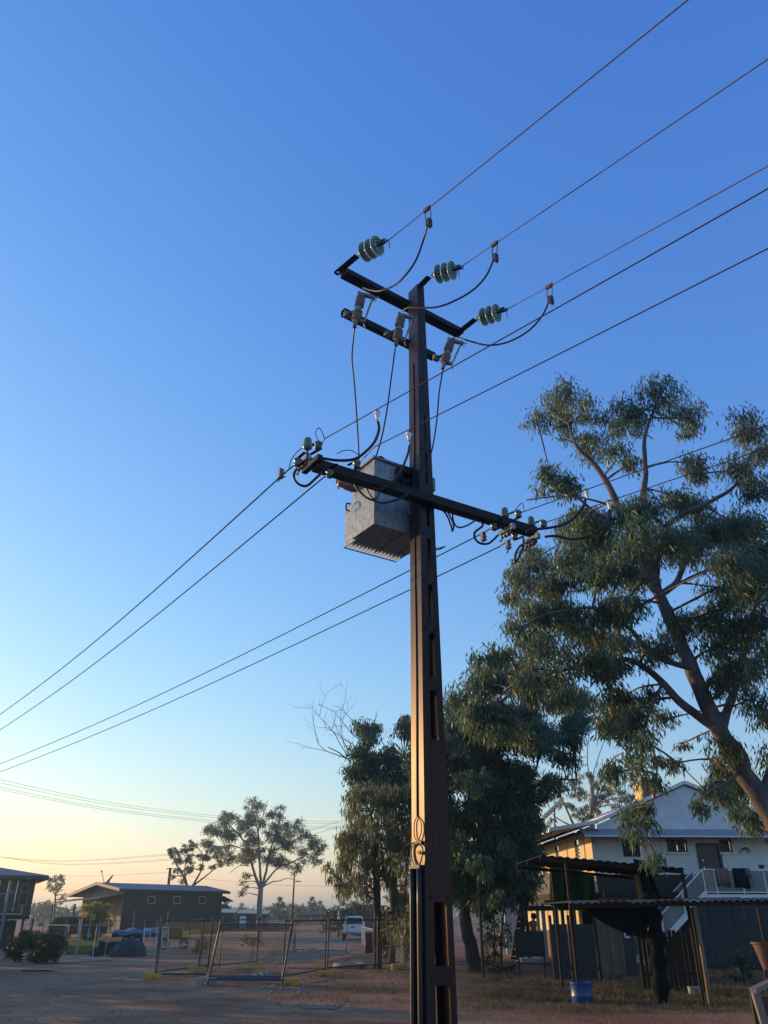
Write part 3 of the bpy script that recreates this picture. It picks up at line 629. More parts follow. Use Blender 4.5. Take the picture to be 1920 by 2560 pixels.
for p, y, lab in [((943, 1038), 8.15, 'pale connector on the upper crossing wire left of the pole'), ((1022, 1090), 8.5, 'pale connector on the lower crossing wire against the pole'), ((1467, 1235), 9.3, 'pale connector on the upper right low wire in front of the tree'), ((1523, 1262), 9.5, 'pale connector on the lower right low wire in front of the tree')]:
    c = at(*p, y); t = thing('wire_connector', lab, 'connector', c, 'pale connectors clamping cables to the low wires')
    MB().box(c + Z * .03, (.075, .035, .04), (U, W, Z)).lathe([(.014, -.07), (.018, -.04), (.03, 0), (.032, .02)], c, Z, 8).build('body', 'white_trim', t)
    m = MB()
    for k in (-1, 0, 1): m.box(c + Z * .06 + U * .022 * k, (.01, .03, .03), (U, W, Z))
    m.build('bolt', 'iron', t)
for p, y, lab in [((702, 1184), 8.3, 'grey clamp on the topmost left wire near the crossarm tip'), ((1208, 1342), 9.8, 'grey clamp hanging by the cable loop under the right half of the low crossarm'), ((1270, 1362), 9.9, 'grey clamp hanging below the right fuse holders')]:
    c = at(*p, y); t = thing('wire_clamp', lab, 'clamp', c, 'grey clamps on the left going wires')
    MB().box(c, (.06, .05, .13), (U, W, Z)).box(c + U * .04 + Z * .02, (.05, .015, .015), (U, W, Z)).box(c + U * .04 - Z * .03, (.05, .015, .015), (U, W, Z)).build('body', 'galv_dark', t)
    MB().tube([c - Z * .05, c - Z * .13 - U * .03], .008, 5).build('tail', 'iron', t)
for p, y, rot, lab in [((757, 1153), 8.0, 1, 'grey fuse holder bar under the left tip of the low crossarm'), ((1266, 1325), 9.55, 1, 'grey fuse holder bar under the right half of the low crossarm, nearer the pole'), ((1328, 1348), 9.75, 1, 'grey fuse holder bar under the outer right end of the low crossarm')]:
    c = at(*p, y); D2 = W; t = thing('fuse_holder', lab, 'fuse', c, 'low voltage fuse holders under the low crossarm')
    MB().box(c, (.05, .26, .05), (U, D2, Z)).box(c + D2 * .13, (.06, .05, .08), (U, D2, Z)).build('bar', 'galv', t)
    MB().lathe([(.03, 0), (.04, .03), (.03, .06), (.04, .09), (.025, .12)], c - D2 * .05 - Z * .07, D2, 10).build('fuse_body', 'porcelain_green', t)
    MB().box(c - D2 * .09 - Z * .05, (.03, .02, .09), (U, D2, Z)).box(c + D2 * .09 - Z * .05, (.03, .02, .09), (U, D2, Z)).tube([c - D2 * .1 - Z * .1, c - D2 * .15 - Z * .12 + U * .02, c - D2 * .16 - Z * .09], .009, 5).build('clip', 'iron', t)

# ------------------------------------------------------------------ far wires
def far_wire(pts, y, r, lab, grp):
    o = MB().tube(curve([at(*p, yy) for p, yy in zip(pts, y)], 5), r, 4).build('overhead_wire', 'grey_wire'); tag(o, lab, 'wire', grp)
for i, (ya, yb) in enumerate([(1949, 2040), (1957, 2045), (1968, 2053), (1974, 2057)]):
    far_wire([(-60, ya - 16), (0, ya), (270, ya + .62 * (yb - ya)), (545, yb), (700, yb + 11), (880, yb + 15)], (60, 62, 72, 84, 90, 98), .014, ['topmost', 'second', 'third', 'lowest'][i] + ' of four parallel far wires sloping down from the left edge', 'four far wires on the left')
for i, (a0, a1, a2) in enumerate([(2142, 2152, 2135), (2142, 2154, 2138), (2143, 2160, 2148), (2143, 2162, 2151)]):
    far_wire([(-40, a0 - 6), (0, a0), (170, a1), (420, a2), (545, a2 - 14), (700, a2 - 38), (830, a2 - 78), (900, a2 - 98)], (95,) * 8, .014, ['topmost', 'second', 'third', 'lowest'][i] + ' of the four sagging far wires that dip low beside the left houses', 'sagging far wires behind the left houses')
far_wire([(-20, 2188), (110, 2190), (260, 2190), (420, 2182), (520, 2198), (700, 2213), (900, 2216)], (115,) * 7, .016, 'single far wire passing behind the satellite dish', 'single far wires')
far_wire([(-20, 2220), (80, 2222), (130, 2224), (200, 2226)], (130,) * 4, .014, 'single faint far wire just above the far scrub at left', 'single far wires')

# ------------------------------------------------------------------ trees
def unit(n): 
    v = rng.normal(size=(n, 3)); return v / np.linalg.norm(v, axis=1, keepdims=True)
def leaves(base, L, Wd, droop, spread=0.6):
    """one four-cornered bent leaf per base point; returns (4n,3)"""
    n = len(base); d = unit(n) * spread + np.array([0, 0, -droop]); d /= np.linalg.norm(d, axis=1, keepdims=True)
    s = np.cross(d, unit(n)); s /= np.linalg.norm(s, axis=1, keepdims=True) + 1e-9
    Ls = (L * rng.uniform(.6, 1.25, n))[:, None]; Ws = (Wd * rng.uniform(.7, 1.3, n))[:, None]
    nn = np.cross(d, s); bend = nn * Ls * rng.uniform(-.12, .12, n)[:, None]
    p0 = base; p2 = base + d * Ls + bend; m = base + d * Ls * .45 + bend * -.4
    out = np.empty((n, 4, 3), dtype=np.float32); out[:, 0] = p0; out[:, 1] = m + s * Ws * .5; out[:, 2] = p2; out[:, 3] = m - s * Ws * .5
    return out.reshape(-1, 3)
def make_tree(root, limbs, blobs, leaf, bark, L, Wd, dens, droop=.9, spread=.6, sub=9, subr=.34, twig=.02, flat=.8, seed=1, connect=True, trunk_name='trunk'):
    """limbs: [(points, r0, r1)], blobs: [(centre, radius)] -> trunk + branches + crown"""
    global rng
    rng = np.random.default_rng(seed); rnd = random.Random(seed)
    tb = MB(); bb = MB(); nodes = []
    for i, (pts, r0, r1) in enumerate(limbs):
        C_ = curve(pts, 5); n = len(C_); rr = [r0 + (r1 - r0) * k / (n - 1) for k in range(n)]
        C_ = [p + V(rnd.gauss(0, rr[k] * .07), rnd.gauss(0, rr[k] * .07), 0) if 0 < k < n - 1 else p for k, p in enumerate(C_)]
        (tb if i == 0 else bb).tube(C_, rr, 10 if r0 > .12 else 7)
        nodes += [(p, r) for p, r in zip(C_, rr)]
    NP = np.array([p for p, _ in nodes]) if nodes else None
    allb = []
    for c, r in blobs:
        c = Vector(c); cn = np.array(c)
        if connect and nodes:
            dd = np.linalg.norm(NP - cn, axis=1); dd = dd + np.maximum(0, NP[:, 2] - cn[2]) * .6
            k = int(np.argmin(dd)); p, rr = nodes[k]
            if .15 < dd[k] < 7:
                mid = (p + c) / 2 + V(rnd.gauss(0, .1), rnd.gauss(0, .1), rnd.uniform(-.05, .2)) * min(1.5, float(dd[k])) * .5
                bb.tube(curve([p, mid, c], 3), [min(rr * .7, twig * 2.2)] * 3 + [twig * 1.4] * 3 + [twig * .8], 5, cap=False)
        ns = max(3, int(sub * rnd.uniform(.7, 1.3))); dv = unit(ns); rad = rng.uniform(.35, 1.0, ns)[:, None] * r
        sc = cn + dv * rad * np.array([1, 1, flat])
        for q in sc:
            bb.tube([c, c.lerp(Vector(q), .55) + V(rnd.gauss(0, .03), rnd.gauss(0, .03), .04), Vector(q)], [twig * .6, twig * .45, twig * .25], 3, cap=False)
            m = max(4, int(dens * (r * subr / .15) ** 2 * rnd.uniform(.6, 1.4))); b = q + rng.normal(0, r * subr * .55, (m, 3)) * np.array([1, 1, .75]); allb.append(b)
    cr = MB(); cr.arr = [leaves(np.concatenate(allb).astype(np.float32), L, Wd, droop, spread)]
    t = tb.build(trunk_name, bark, root, smooth=True) if tb.v else None
    if bb.v: bb.build('branches', bark, root, smooth=True)
    o = cr.build('crown', leaf, root); o['kind'] = 'stuff'
    return o
def spread_y(blobs_px, Y, dy, seed, extra=1.0, thick=0):
    """picture blobs at a mean distance -> crown blobs with real depth"""
    r_ = random.Random(seed); out = []
    for (x, y, r) in blobs_px:
        for k in range(1 + thick):
            yy = Y + r_.gauss(0, dy); c = at(x + (r_.gauss(0, r * .5) if k else 0), y + (r_.gauss(0, r * .5) if k else 0), yy); out.append((c, r * mpp(yy, y) * extra))
    return out
def fillpoly(poly, n, r, seed, holes=()):
    r_ = random.Random(seed); xs = [p[0] for p in poly]; ys = [p[1] for p in poly]; out = []
    def inside(x, y):
        c = False; j = len(poly) - 1
        for i in range(len(poly)):
            (xi, yi), (xj, yj) = poly[i], poly[j]
            if (yi > y) != (yj > y) and x < (xj - xi) * (y - yi) / (yj - yi + 1e-9) + xi: c = not c
            j = i
        return c
    tries = 0
    while len(out) < n and tries < n * 200:
        tries += 1; x = r_.uniform(min(xs), max(xs)); y = r_.uniform(min(ys), max(ys))
        if not inside(x, y) or any((x - hx) ** 2 + (y - hy) ** 2 < hr * hr for hx, hy, hr in holes): continue
        if any((x - a) ** 2 + (y - b) ** 2 < (r * .55) ** 2 for a, b, _ in out) and tries < n * 120: continue
        out.append((x, y, r * r_.uniform(.75, 1.25)))
    return out

# the big gum on the right
gum = thing('gum_tree', 'big leaning gum tree with drooping grey green leaves at the right edge', 'tree', atz(2120, 2640, 0))
G = [(1421,980,52),(1374,1023,46),(1343,1054,34),(1408,1071,44),(1460,1023,36),(1638,988,56),(1690,1023,52),(1590,1023,52),(1721,1045,34),(1716,1075,26),(1560,1062,42),(1512,1045,30),
     (1495,1114,48),(1538,1127,40),(1478,1090,32),(1573,1158,28),(1374,1205,48),(1426,1212,38),(1360,1178,30),(1734,1158,40),(1747,1186,26),(1860,1067,54),(1894,1123,50),(1842,1166,40),(1877,1214,54),
     (1682,1240,40),(1730,1262,44),(1590,1275,56),(1500,1330,64),(1600,1350,74),(1450,1300,46),(1420,1390,56),(1500,1420,66),(1580,1440,64),(1680,1350,64),(1760,1330,56),(1840,1320,64),(1900,1350,64),
     (1330,1400,46),(1300,1450,46),(1288,1490,36),(1370,1460,42),(1288,1440,36),(1333,1538,52),(1299,1577,42),(1388,1522,56),(1444,1550,60),(1499,1588,60),(1344,1610,50),(1399,1633,46),(1532,1533,56),(1555,1605,40),(1510,1677,28),
     (1222,1644,44),(1266,1633,36),(1194,1677,32),(1244,1700,46),(1310,1700,40),(1355,1710,40),(1399,1695,34),(1166,1743,44),(1190,1775,40),(1543,1755,48),(1582,1800,44),(1527,1810,40),(1621,1744,40),(1654,1799,34),(1610,1850,38),(1577,1899,34),(1682,1910,26),(1638,1954,30),(1599,2015,34),(1577,2060,32),(1704,1860,20),
     (1776,1550,46),(1804,1610,54),(1860,1577,64),(1887,1660,64),(1832,1688,54),(1890,1744,54),(1865,1466,64),(1910,1411,74),(1804,1411,54),(1800,1470,46),(1788,1705,36),(1910,1799,36),
     (1793,1855,34),(1832,1888,40),(1799,1912,34),(1821,1954,44),(1776,1966,34),(1743,2010,30),(1854,1988,40),(1865,2038,40),(1810,1999,34),(1898,2065,32),(1569,2027,34),(1612,2050,34),(1589,2085,28),(1627,2155,24),(1640,2140,20),
     (1960,1120,60),(1990,1230,70),(1970,1500,80),(2010,1650,80),(1980,1380,80),(2060,1500,90),(2050,1320,90),(2120,1420,100),(1960,1900,60),(2040,1800,80),(2100,1650,90)]
far_side = [(x, y, 110) for x in range(2080, 2900, 130) for y in range(900, 1900, 150)]
G += [b for b in fillpoly([(1200,1660),(1280,1520),(1300,1400),(1440,1290),(1600,1240),(1780,1260),(1930,1300),(1930,1720),(1840,1730),(1700,1640),(1560,1690),(1400,1720),(1250,1730)], 30, 42, 61, holes=[(1740,1520,46),(1690,1600,40),(1640,1700,40)])]
G += fillpoly([(1170,1720),(1420,1700),(1400,1780),(1330,1850),(1200,1860),(1150,1790)], 16, 36, 62) + fillpoly([(1500,1760),(1660,1760),(1640,1960),(1540,1960)], 8, 34, 63)
core = [b for b in G if b[2] >= 44 and b[1] > 1240]
gb = spread_y(G, 17, 1.1, 3) + spread_y(core[::2], 18.2, 1.5, 4)
Yg = 17.0
def gl(*pp): return [at(x, y, Yg + (q[0] if q else 0)) for x, y, *q in pp]
limbs = [(gl((2120, 2700), (2040, 2350), (1980, 2140), (1905, 2005), (1800, 1830), (1722, 1655), (1658, 1510), (1628, 1450)), .28, .11),
         (gl((1628, 1455), (1590, 1370), (1560, 1300), (1521, 1214), (1486, 1160), (1443, 1118), (1421, 1060)), .13, .03),
         (gl((1640, 1470), (1612, 1330), (1608, 1249), (1614, 1184), (1612, 1097), (1640, 1010)), .13, .03),
         (gl((1645, 1490), (1690, 1457), (1712, 1400, .8), (1740, 1330, 1.4), (1790, 1270, 1.8)), .09, .03),
         (gl((1640, 1440), (1656, 1331, -.6), (1712, 1284, -.8), (1777, 1253, -.9), (1842, 1210, -1), (1880, 1130, -1)), .09, .025),
         (gl((1865, 1940), (1850, 1880), (1795, 1827), (1700, 1755), (1650, 1700), (1582, 1652), (1516, 1655), (1440, 1668)), .13, .035),
         (gl((1730, 1672), (1640, 1640, -.6), (1560, 1560, -1), (1480, 1520, -1.2), (1390, 1530, -1.2)), .07, .025),
         (gl((1516, 1655), (1440, 1668), (1316, 1700, -.3), (1266, 1744, -.3), (1222, 1766, -.3)), .05, .025),
         (gl((1620, 1445), (1540, 1430), (1460, 1400), (1380, 1420), (1310, 1470)), .08, .02),
         (gl((1560, 1300), (1500, 1290, -.4), (1430, 1230, -.6), (1380, 1200, -.6)), .05, .02),
         (gl((1655, 1710), (1620, 1790, -.5), (1612, 1840, -.5), (1640, 1899, -.5), (1636, 1993, -.5), (1590, 2060, -.5)), .035, .012),
         (gl((1800, 1830), (1830, 1740, .6), (1860, 1640, 1), (1890, 1500, 1.2), (1930, 1380, 1.2)), .11, .03),
         (gl((1905, 2005), (1960, 1850), (2010, 1650), (2040, 1450)), .16, .05),
         (gl((1850, 1930), (1810, 1960, -1), (1770, 1980, -1.4)), .04, .015), (gl((1316, 1250, -.5), (1420, 1240, -.5), (1520, 1262, -.5), (1580, 1300)), .015, .035)]
make_tree(gum, limbs, gb, 'gum_leaf', 'bark_grey', .19, .035, 14.5, droop=.9, spread=.62, sub=15, subr=.52, twig=.014, seed=5)

# trees behind the pole
def px_tree(name, label, base, Y, limbs, blobs, leaf, bark, L, Wd, dens, group=None, dy=1.2, thick=1, seed=1, extra=1.0, **kw):
    root = thing(name, label, 'tree', V(at(base[0], base[1], Y).x, Y, 0), group)
    root_z = at(base[0], base[1], Y)
    lm = []
    for i, (pts, r0, r1) in enumerate(limbs):
        P = [at(x, y, Y + (q[0] if q else 0)) for x, y, *q in pts]
        if i == 0: P[0].z = -.15
        lm.append((P, r0, r1))
    make_tree(root, lm, spread_y(blobs, Y, dy, seed, extra, thick=thick), leaf, bark, L, Wd, dens, seed=seed, **kw); return root
darkpoly = [(1105,1800),(1140,1765),(1180,1750),(1260,1765),(1340,1790),(1395,1770),(1460,1752),(1470,1785),(1440,1810),(1425,1850),(1415,1890),(1380,1940),(1345,2000),(1330,2050),(1325,2110),(1315,2160),(1290,2190),(1250,2185),(1180,2175),(1120,2190),(1100,2100),(1060,2050),(1040,1950),(1060,1850)]
dk = fillpoly(darkpoly, 66, 38, 21, holes=[(1290,1960,26),(1365,1905,24),(1322,1990,30),(1345,1945,20),(1405,1940,30)])
dark_tree = px_tree('broad_tree', 'broad dark leafy tree with a thick trunk standing right behind the pole', (1187, 2420), 34,
    [([(1190, 2425), (1178, 2370), (1163, 2300), (1160, 2258)], .30, .2), ([(1160, 2262), (1152, 2230), (1146, 2200), (1135, 2080), (1120, 1960)], .14, .05), ([(1160, 2262), (1172, 2222), (1192, 2190), (1230, 2100), (1290, 2010), (1340, 1930)], .15, .04),
     ([(1300, 2060), (1330, 1975), (1385, 1950), (1440, 1950)], .09, .03), ([(1192, 2190), (1200, 2050), (1220, 1900), (1250, 1820)], .1, .03), ([(1300, 2040), (1290, 1985), (1310, 1940)], .07, .02)],
    dk + fillpoly([(1245,2050),(1335,2060),(1345,2150),(1335,2235),(1245,2240)],15,30,77) + fillpoly([(1112,2150),(1280,2150),(1270,2240),(1200,2270),(1115,2230)],12,30,78), 'dark_leaf', 'bark_dark', .22, .055, 13, dy=1.6, seed=22, droop=.75, sub=13, subr=.5, twig=.03)
climb = px_tree('climbing_shrub', 'dark bushy shrub with thin stems beside the thick trunk behind the pole', (1250, 2410), 33,
    [([(1250, 2412), (1255, 2330), (1262, 2240)], .05, .03), ([(1235, 2412), (1236, 2330), (1230, 2240)], .04, .02)], fillpoly([(1200, 2190), (1300, 2190), (1290, 2240), (1270, 2300), (1275, 2370), (1240, 2400), (1215, 2350), (1210, 2260)], 26, 24, 5), 'dark_leaf', 'bark_dark', .2, .05, 8, dy=.6, thick=0, seed=23)
MB().tube([V(at(1196, 2200, 31).x, 31, -.1), V(at(1196, 2200, 31).x, 31, 3.1)], .055, 7).build('old_post', 'dark_wood')
tag(bpy.data.objects['old_post'], 'thin dark timber post in front of the thick tree trunk behind the pole', 'post')
bare = px_tree('half_dead_tree', 'dark tree with bare dead twigs reaching out to the left, behind the weeping gum', (985, 2400), 40,
    [([(985, 2405), (985, 2250), (975, 2100), (950, 1990), (925, 1900)], .24, .1), ([(925, 1900), (900, 1870), (873, 1897), (845, 1880), (820, 1868)], .05, .02), ([(940, 1960), (915, 1900), (920, 1850), (915, 1815)], .08, .03), ([(960, 2020), (990, 1930), (1010, 1890)], .08, .03)],
    [(912,1822,24),(895,1812,14),(930,1838,20),(915,1855,16),(940,1818,12),(890,1880,26),(910,1905,30),(935,1890,24),(958,1888,18),(975,1884,22),(1000,1900,22),(1015,1888,14),(930,1930,34),(965,1925,32),(1000,1940,30),(900,1940,24),(890,1920,20),(925,1960,24),(960,1960,26),(895,1965,14),(1020,1810,22),(1014,1798,14),(1024,1835,12),(1040,1830,24),(1020,1920,26),(1030,1960,30)],
    'dark_leaf', 'bark_dark', .25, .06, 7, dy=.9, extra=1.25, seed=25, droop=.9, sub=12, subr=.45, twig=.03)
def twigs(parent, starts, Y, seed):
    r_ = random.Random(seed); m = MB()
    def grow(p, d, L, r, n):
        pts = [p]; 
        for k in range(4):
            d = (d + V(r_.gauss(0, .16), r_.gauss(0, .16), r_.gauss(0, .14) + .03)).normalized(); p = p + d * L / 4; pts.append(p)
            if n > 0 and k >= 1 and r_.random() < .85: grow(p, (d + V(r_.gauss(0, .55), r_.gauss(0, .4), r_.gauss(0, .5))).normalized(), L * .55, r * .55, n - 1)
        m.tube(pts, [r, r * .85, r * .7, r * .55, r * .35], 4, cap=False)
    for (a, b, r, n) in starts:
        p = at(*a, Y); q = at(*b, Y); grow(p, (q - p).normalized(), (q - p).length, r, n)
    m.build('dead_branch', 'bark_dark', parent)
twigs(bare, [((872, 1898), (755, 1855), .03, 2), ((868, 1888), (798, 1795), .03, 3), ((862, 1870), (840, 1780), .025, 3), ((880, 1860), (800, 1850), .03, 2), ((900, 1850), (825, 1790), .03, 2), ((885, 1805), (852, 1768), .025, 1), ((930, 1815), (950, 1788), .025, 1), ((880, 1915), (848, 1922), .03, 0), ((905, 1928), (868, 1953), .03, 1), ((875, 1890), (850, 1805), .028, 3)], 40, 6)
weep = px_tree('weeping_gum', 'weeping gum with olive drooping foliage and a straight trunk behind the green bin', (944, 2424), 36,
    [([(944, 2426), (942, 2330), (942, 2230), (938, 2140), (935, 2060)], .19, .12), ([(938, 2160), (905, 2190), (880, 2200), (862, 2212)], .05, .015), ([(938, 2140), (910, 2100), (880, 2080), (855, 2085)], .06, .02), ([(936, 2070), (920, 2020), (895, 1995)], .07, .02), ([(942, 2200), (965, 2160), (990, 2130), (1010, 2080)], .07, .02), ([(936, 2080), (955, 2030), (985, 1990)], .07, .02)],
    [(885,1995,20),(900,1985,22),(878,2015,20),(890,2035,20),(915,2005,26),(940,1990,28),(970,1985,28),(1000,1980,30),(930,2030,30),(960,2020,30),(1000,2020,30),(1020,2000,30),(905,2055,22),(885,2065,20),(860,2085,18),(850,2100,14),(875,2095,24),(900,2090,28),(930,2075,30),(965,2065,30),(1000,2060,28),(1025,2050,26),(860,2120,20),(855,2145,16),(880,2130,26),(910,2125,28),(945,2115,28),(985,2105,28),(1020,2100,26),(865,2165,18),(825,2180,14),(845,2195,14),(850,2215,16),(870,2200,20),(895,2180,24),(920,2165,24),(960,2150,22),(900,2210,20),(925,2200,18),(855,2228,12),(975,2170,22),(965,2200,16),(1000,2150,24),(990,2190,18),(1020,2150,22),(915,2235,16),(1010,2290,24),(985,2310,22),(1020,2320,22),(960,2290,16)],
    'weeping_leaf', 'bark_dark', .30, .042, 5, dy=1.0, thick=1, extra=1.3, seed=27, droop=1.5, spread=.5, sub=11, subr=.45, twig=.02, flat=1.1)
shrub_later = [('mid green bush filling the gap between the weeping gum trunk and the steel pole', 955, 1040, 2225, 2400, 43, 57)]
px_tree('golden_palm', 'golden yellow clump of sunlit fronds just left of the pole foot', (1012, 2400), 44,
    [([(1012, 2400), (1010, 2330), (1010, 2260)], .06, .05)], [(1015,2180,18),(1020,2200,18),(1010,2215,18),(1000,2240,18),(1020,2245,20),(1012,2260,18),(990,2255,14),(1022,2090,16),(1024,2070,14)], 'gold_leaf', 'bark_dark', .55, .05, 12, dy=.5, thick=0, seed=28, droop=.5, spread=.8)
px_tree('sparse_gum', 'thin sparse gum catching golden light behind the roof of the high house', (1480, 2130), 56,
    [([(1484, 2200), (1480, 2050), (1482, 1990), (1475, 1930)], .2, .12), ([(1440, 2075), (1415, 2020), (1400, 1980), (1405, 1930)], .09, .03), ([(1480, 2040), (1500, 1960), (1530, 1900), (1560, 1880)], .09, .03), ([(1475, 1960), (1468, 1890), (1475, 1820)], .05, .02), ([(1478, 1950), (1500, 1880), (1520, 1830)], .04, .02), ([(1440, 2070), (1400, 2050), (1375, 2030)], .06, .02)],
    [(1440,1950,22),(1430,1975,24),(1455,1985,24),(1470,1940,18),(1500,1955,26),(1520,1930,24),(1540,1960,24),(1490,2000,26),(1455,2030,24),(1430,2015,20),(1520,1990,26),(1560,1985,26),(1580,1950,20),(1470,2050,22),(1500,2030,22),(1400,1965,18),(1395,2010,14),(1540,2010,20),(1380,2050,12),(1440,1900,14),(1600,1990,20)],
    'weeping_leaf', 'bark_pale', .28, .05, 14, dy=2, thick=0, seed=29, droop=1.1, spread=.55, twig=.03)
# the round gum in the middle distance
mid = px_tree('round_gum', 'round crowned gum with a forked pale trunk standing alone in the middle distance', (649, 2305), 88,
    [([(649, 2330), (648, 2290), (650, 2240), (652, 2220)], .30, .26), ([(651, 2222), (640, 2195), (630, 2160), (626, 2130), (600, 2090), (570, 2060)], .17, .05), ([(652, 2222), (651, 2190), (648, 2140), (645, 2080), (630, 2030)], .16, .05), ([(653, 2222), (665, 2180), (672, 2140), (690, 2080), (700, 2040)], .15, .05),
     ([(653, 2222), (672, 2195), (695, 2170), (730, 2155), (760, 2140)], .12, .04), ([(656, 2218), (680, 2205), (700, 2202), (720, 2196), (755, 2205)], .07, .02), ([(626, 2135), (600, 2120), (570, 2115), (550, 2140)], .07, .02), ([(622, 2165), (600, 2164), (575, 2182)], .05, .02), ([(675, 2130), (720, 2110), (760, 2090), (790, 2100)], .08, .02), ([(645, 2080), (660, 2030), (670, 2000)], .07, .02), ([(690, 2080), (705, 2040), (712, 2030)], .07, .02)],
    fillpoly([(510,2070),(530,2050),(562,2035),(585,2040),(612,2036),(612,2000),(645,2000),(660,2025),(675,2030),(697,2015),(715,2032),(740,2047),(768,2068),(795,2095),(816,2120),(805,2145),(768,2160),(750,2180),(730,2175),(700,2168),(670,2155),(645,2168),(628,2160),(600,2142),(572,2158),(555,2148),(550,2125),(524,2115),(500,2108),(524,2085)], 90, 15, 31) + [(628,2000,14),(640,2008,12),(620,2020,12),(700,2018,14),(616,2190,12),(608,2205,10),(614,2220,10),(603,2232,9),(810,2115,12),(800,2150,10)],
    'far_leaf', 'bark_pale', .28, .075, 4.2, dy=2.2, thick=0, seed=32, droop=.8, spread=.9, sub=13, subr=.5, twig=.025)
px_tree('small_gum', 'small twin stemmed gum rising behind the roof of the brown house', (478, 2300), 100,
    [([(476, 2330), (474, 2270), (470, 2225), (458, 2190), (440, 2160)], .2, .08), ([(472, 2230), (490, 2200), (505, 2170), (508, 2140)], .14, .05), ([(486, 2212), (515, 2190), (540, 2170), (560, 2160)], .1, .03), ([(470, 2222), (462, 2180), (465, 2150)], .09, .03)],
    [(425,2128,13),(440,2125,10),(432,2145,12),(445,2150,14),(455,2130,14),(470,2115,15),(480,2105,12),(488,2112,10),(465,2150,16),(460,2175,14),(475,2170,12),(505,2140,14),(525,2125,14),(545,2118,12),(520,2145,14),(540,2140,14),(550,2155,12),(528,2165,12),(505,2165,10),(440,2175,10),(432,2190,9),(455,2200,10),(475,2140,10)],
    'far_leaf', 'bark_dark', .30, .09, 17, dy=1.5, thick=0, seed=33, droop=.8, spread=.8, sub=8, twig=.04)
px_tree('lone_sapling', 'slender little tree standing between the two left houses', (138, 2300), 140,
    [([(138, 2310), (137, 2265), (139, 2235), (140, 2215)], .16, .08), ([(138, 2240), (150, 2215), (155, 2200)], .08, .03), ([(138, 2240), (128, 2215), (125, 2200)], .08, .03)],
    [(125,2200,9),(135,2196,10),(150,2195,10),(156,2200,8),(124,2215,9),(138,2212,10),(150,2212,9),(130,2224,9),(145,2225,9),(155,2190,6),(158,2245,8),(150,2255,10),(160,2238,7),(140,2262,8)],
    'far_leaf', 'bark_dark', .34, .12, 7, dy=1.2, thick=0, seed=34, droop=.7, spread=.8, twig=.05)
# far scrub: three kinds copied along the skyline
def scrub(seed, h, w, nb):
    t = thing('scrub_tree', 'x', 'tree', (0, 0, 0)); r_ = random.Random(seed); bl = []
    for k in range(nb): a = r_.uniform(0, 6.28); q = r_.random() ** .6; bl.append((V(math.cos(a) * q * w * .5, math.sin(a) * q * w * .5, h * r_.uniform(.25, .95) * (1 - .25 * q)), r_.uniform(.6, 1.1) * h * .14))
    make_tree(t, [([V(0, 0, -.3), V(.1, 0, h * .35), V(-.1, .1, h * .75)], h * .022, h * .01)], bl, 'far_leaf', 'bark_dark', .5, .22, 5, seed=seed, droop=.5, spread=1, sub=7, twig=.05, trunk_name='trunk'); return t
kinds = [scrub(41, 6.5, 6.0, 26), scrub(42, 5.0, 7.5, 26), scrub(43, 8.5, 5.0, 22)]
KL = ['rounded scrub tree on the far skyline', 'low spreading scrub tree on the far skyline', 'tall thin scrub tree on the far skyline']
r_ = random.Random(9); used = [0, 0, 0]
spots = [(510, 2268, 0), (540, 2265, 1), (565, 2250, 2), (585, 2262, 0), (605, 2256, 2), (622, 2262, 0), (665, 2255, 0), (685, 2260, 1), (700, 2240, 2), (722, 2262, 1), (738, 2245, 0), (750, 2250, 0), (765, 2255, 1), (780, 2240, 2), (800, 2250, 2), (815, 2262, 1), (830, 2258, 1), (850, 2262, 0), (868, 2245, 0), (885, 2235, 0), (905, 2240, 1), (92, 2238, 1), (108, 2246, 0), (120, 2250, 1), (165, 2255, 0), (178, 2258, 1), (200, 2262, 1), (20, 2240, 0), (-20, 2245, 1), (860, 2268, 1), (640, 2268, 1), (710, 2268, 1), (790, 2268, 1), (745, 2270, 1), (560, 2272, 1), (590, 2275, 0)]
for i, (x, ytop, k) in enumerate(spots):
    Y = r_.uniform(190, 240); p = at(x, ytop, Y); hh = (6.5, 5.0, 8.5)[k]; s = p.z / hh
    if used[k] == 0: o = kinds[k]; o.location = (p.x, Y, 0); o.rotation_euler = (0, 0, r_.uniform(0, 6)); o.scale = (s, s, s); o['label'] = KL[k]; o['group'] = 'far scrub trees of kind ' + ('one', 'two', 'three')[k]
    else: copy_tree(kinds[k], (p.x, Y, 0), r_.uniform(0, 6), scale=s)
    used[k] += 1
for k in kinds: k['group'] = KL[kinds.index(k)].replace('tree on', 'trees on')
for o in list(COL.objects):
    if o.name.startswith('scrub_tree'):
        for q in range(3):
            if o['label'] == KL[q]: o['group'] = ('rounded scrub trees far away', 'low spreading scrub trees far away', 'tall thin scrub trees far away')[q]
# low far bushland that reads as one mass
def bushland():
    g = np.random.default_rng(77); n = 26000; x = g.uniform(-260, 190, n); y = g.uniform(205, 300, n); hmax = 2.6 + 1.2 * np.sin(x * .11) + .8 * np.sin(x * .37 + 1); z = g.uniform(0, 1, n) ** .8 * hmax
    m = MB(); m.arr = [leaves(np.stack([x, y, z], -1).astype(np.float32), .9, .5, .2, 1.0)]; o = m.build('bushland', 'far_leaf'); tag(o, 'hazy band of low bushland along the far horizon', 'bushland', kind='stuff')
bushland()
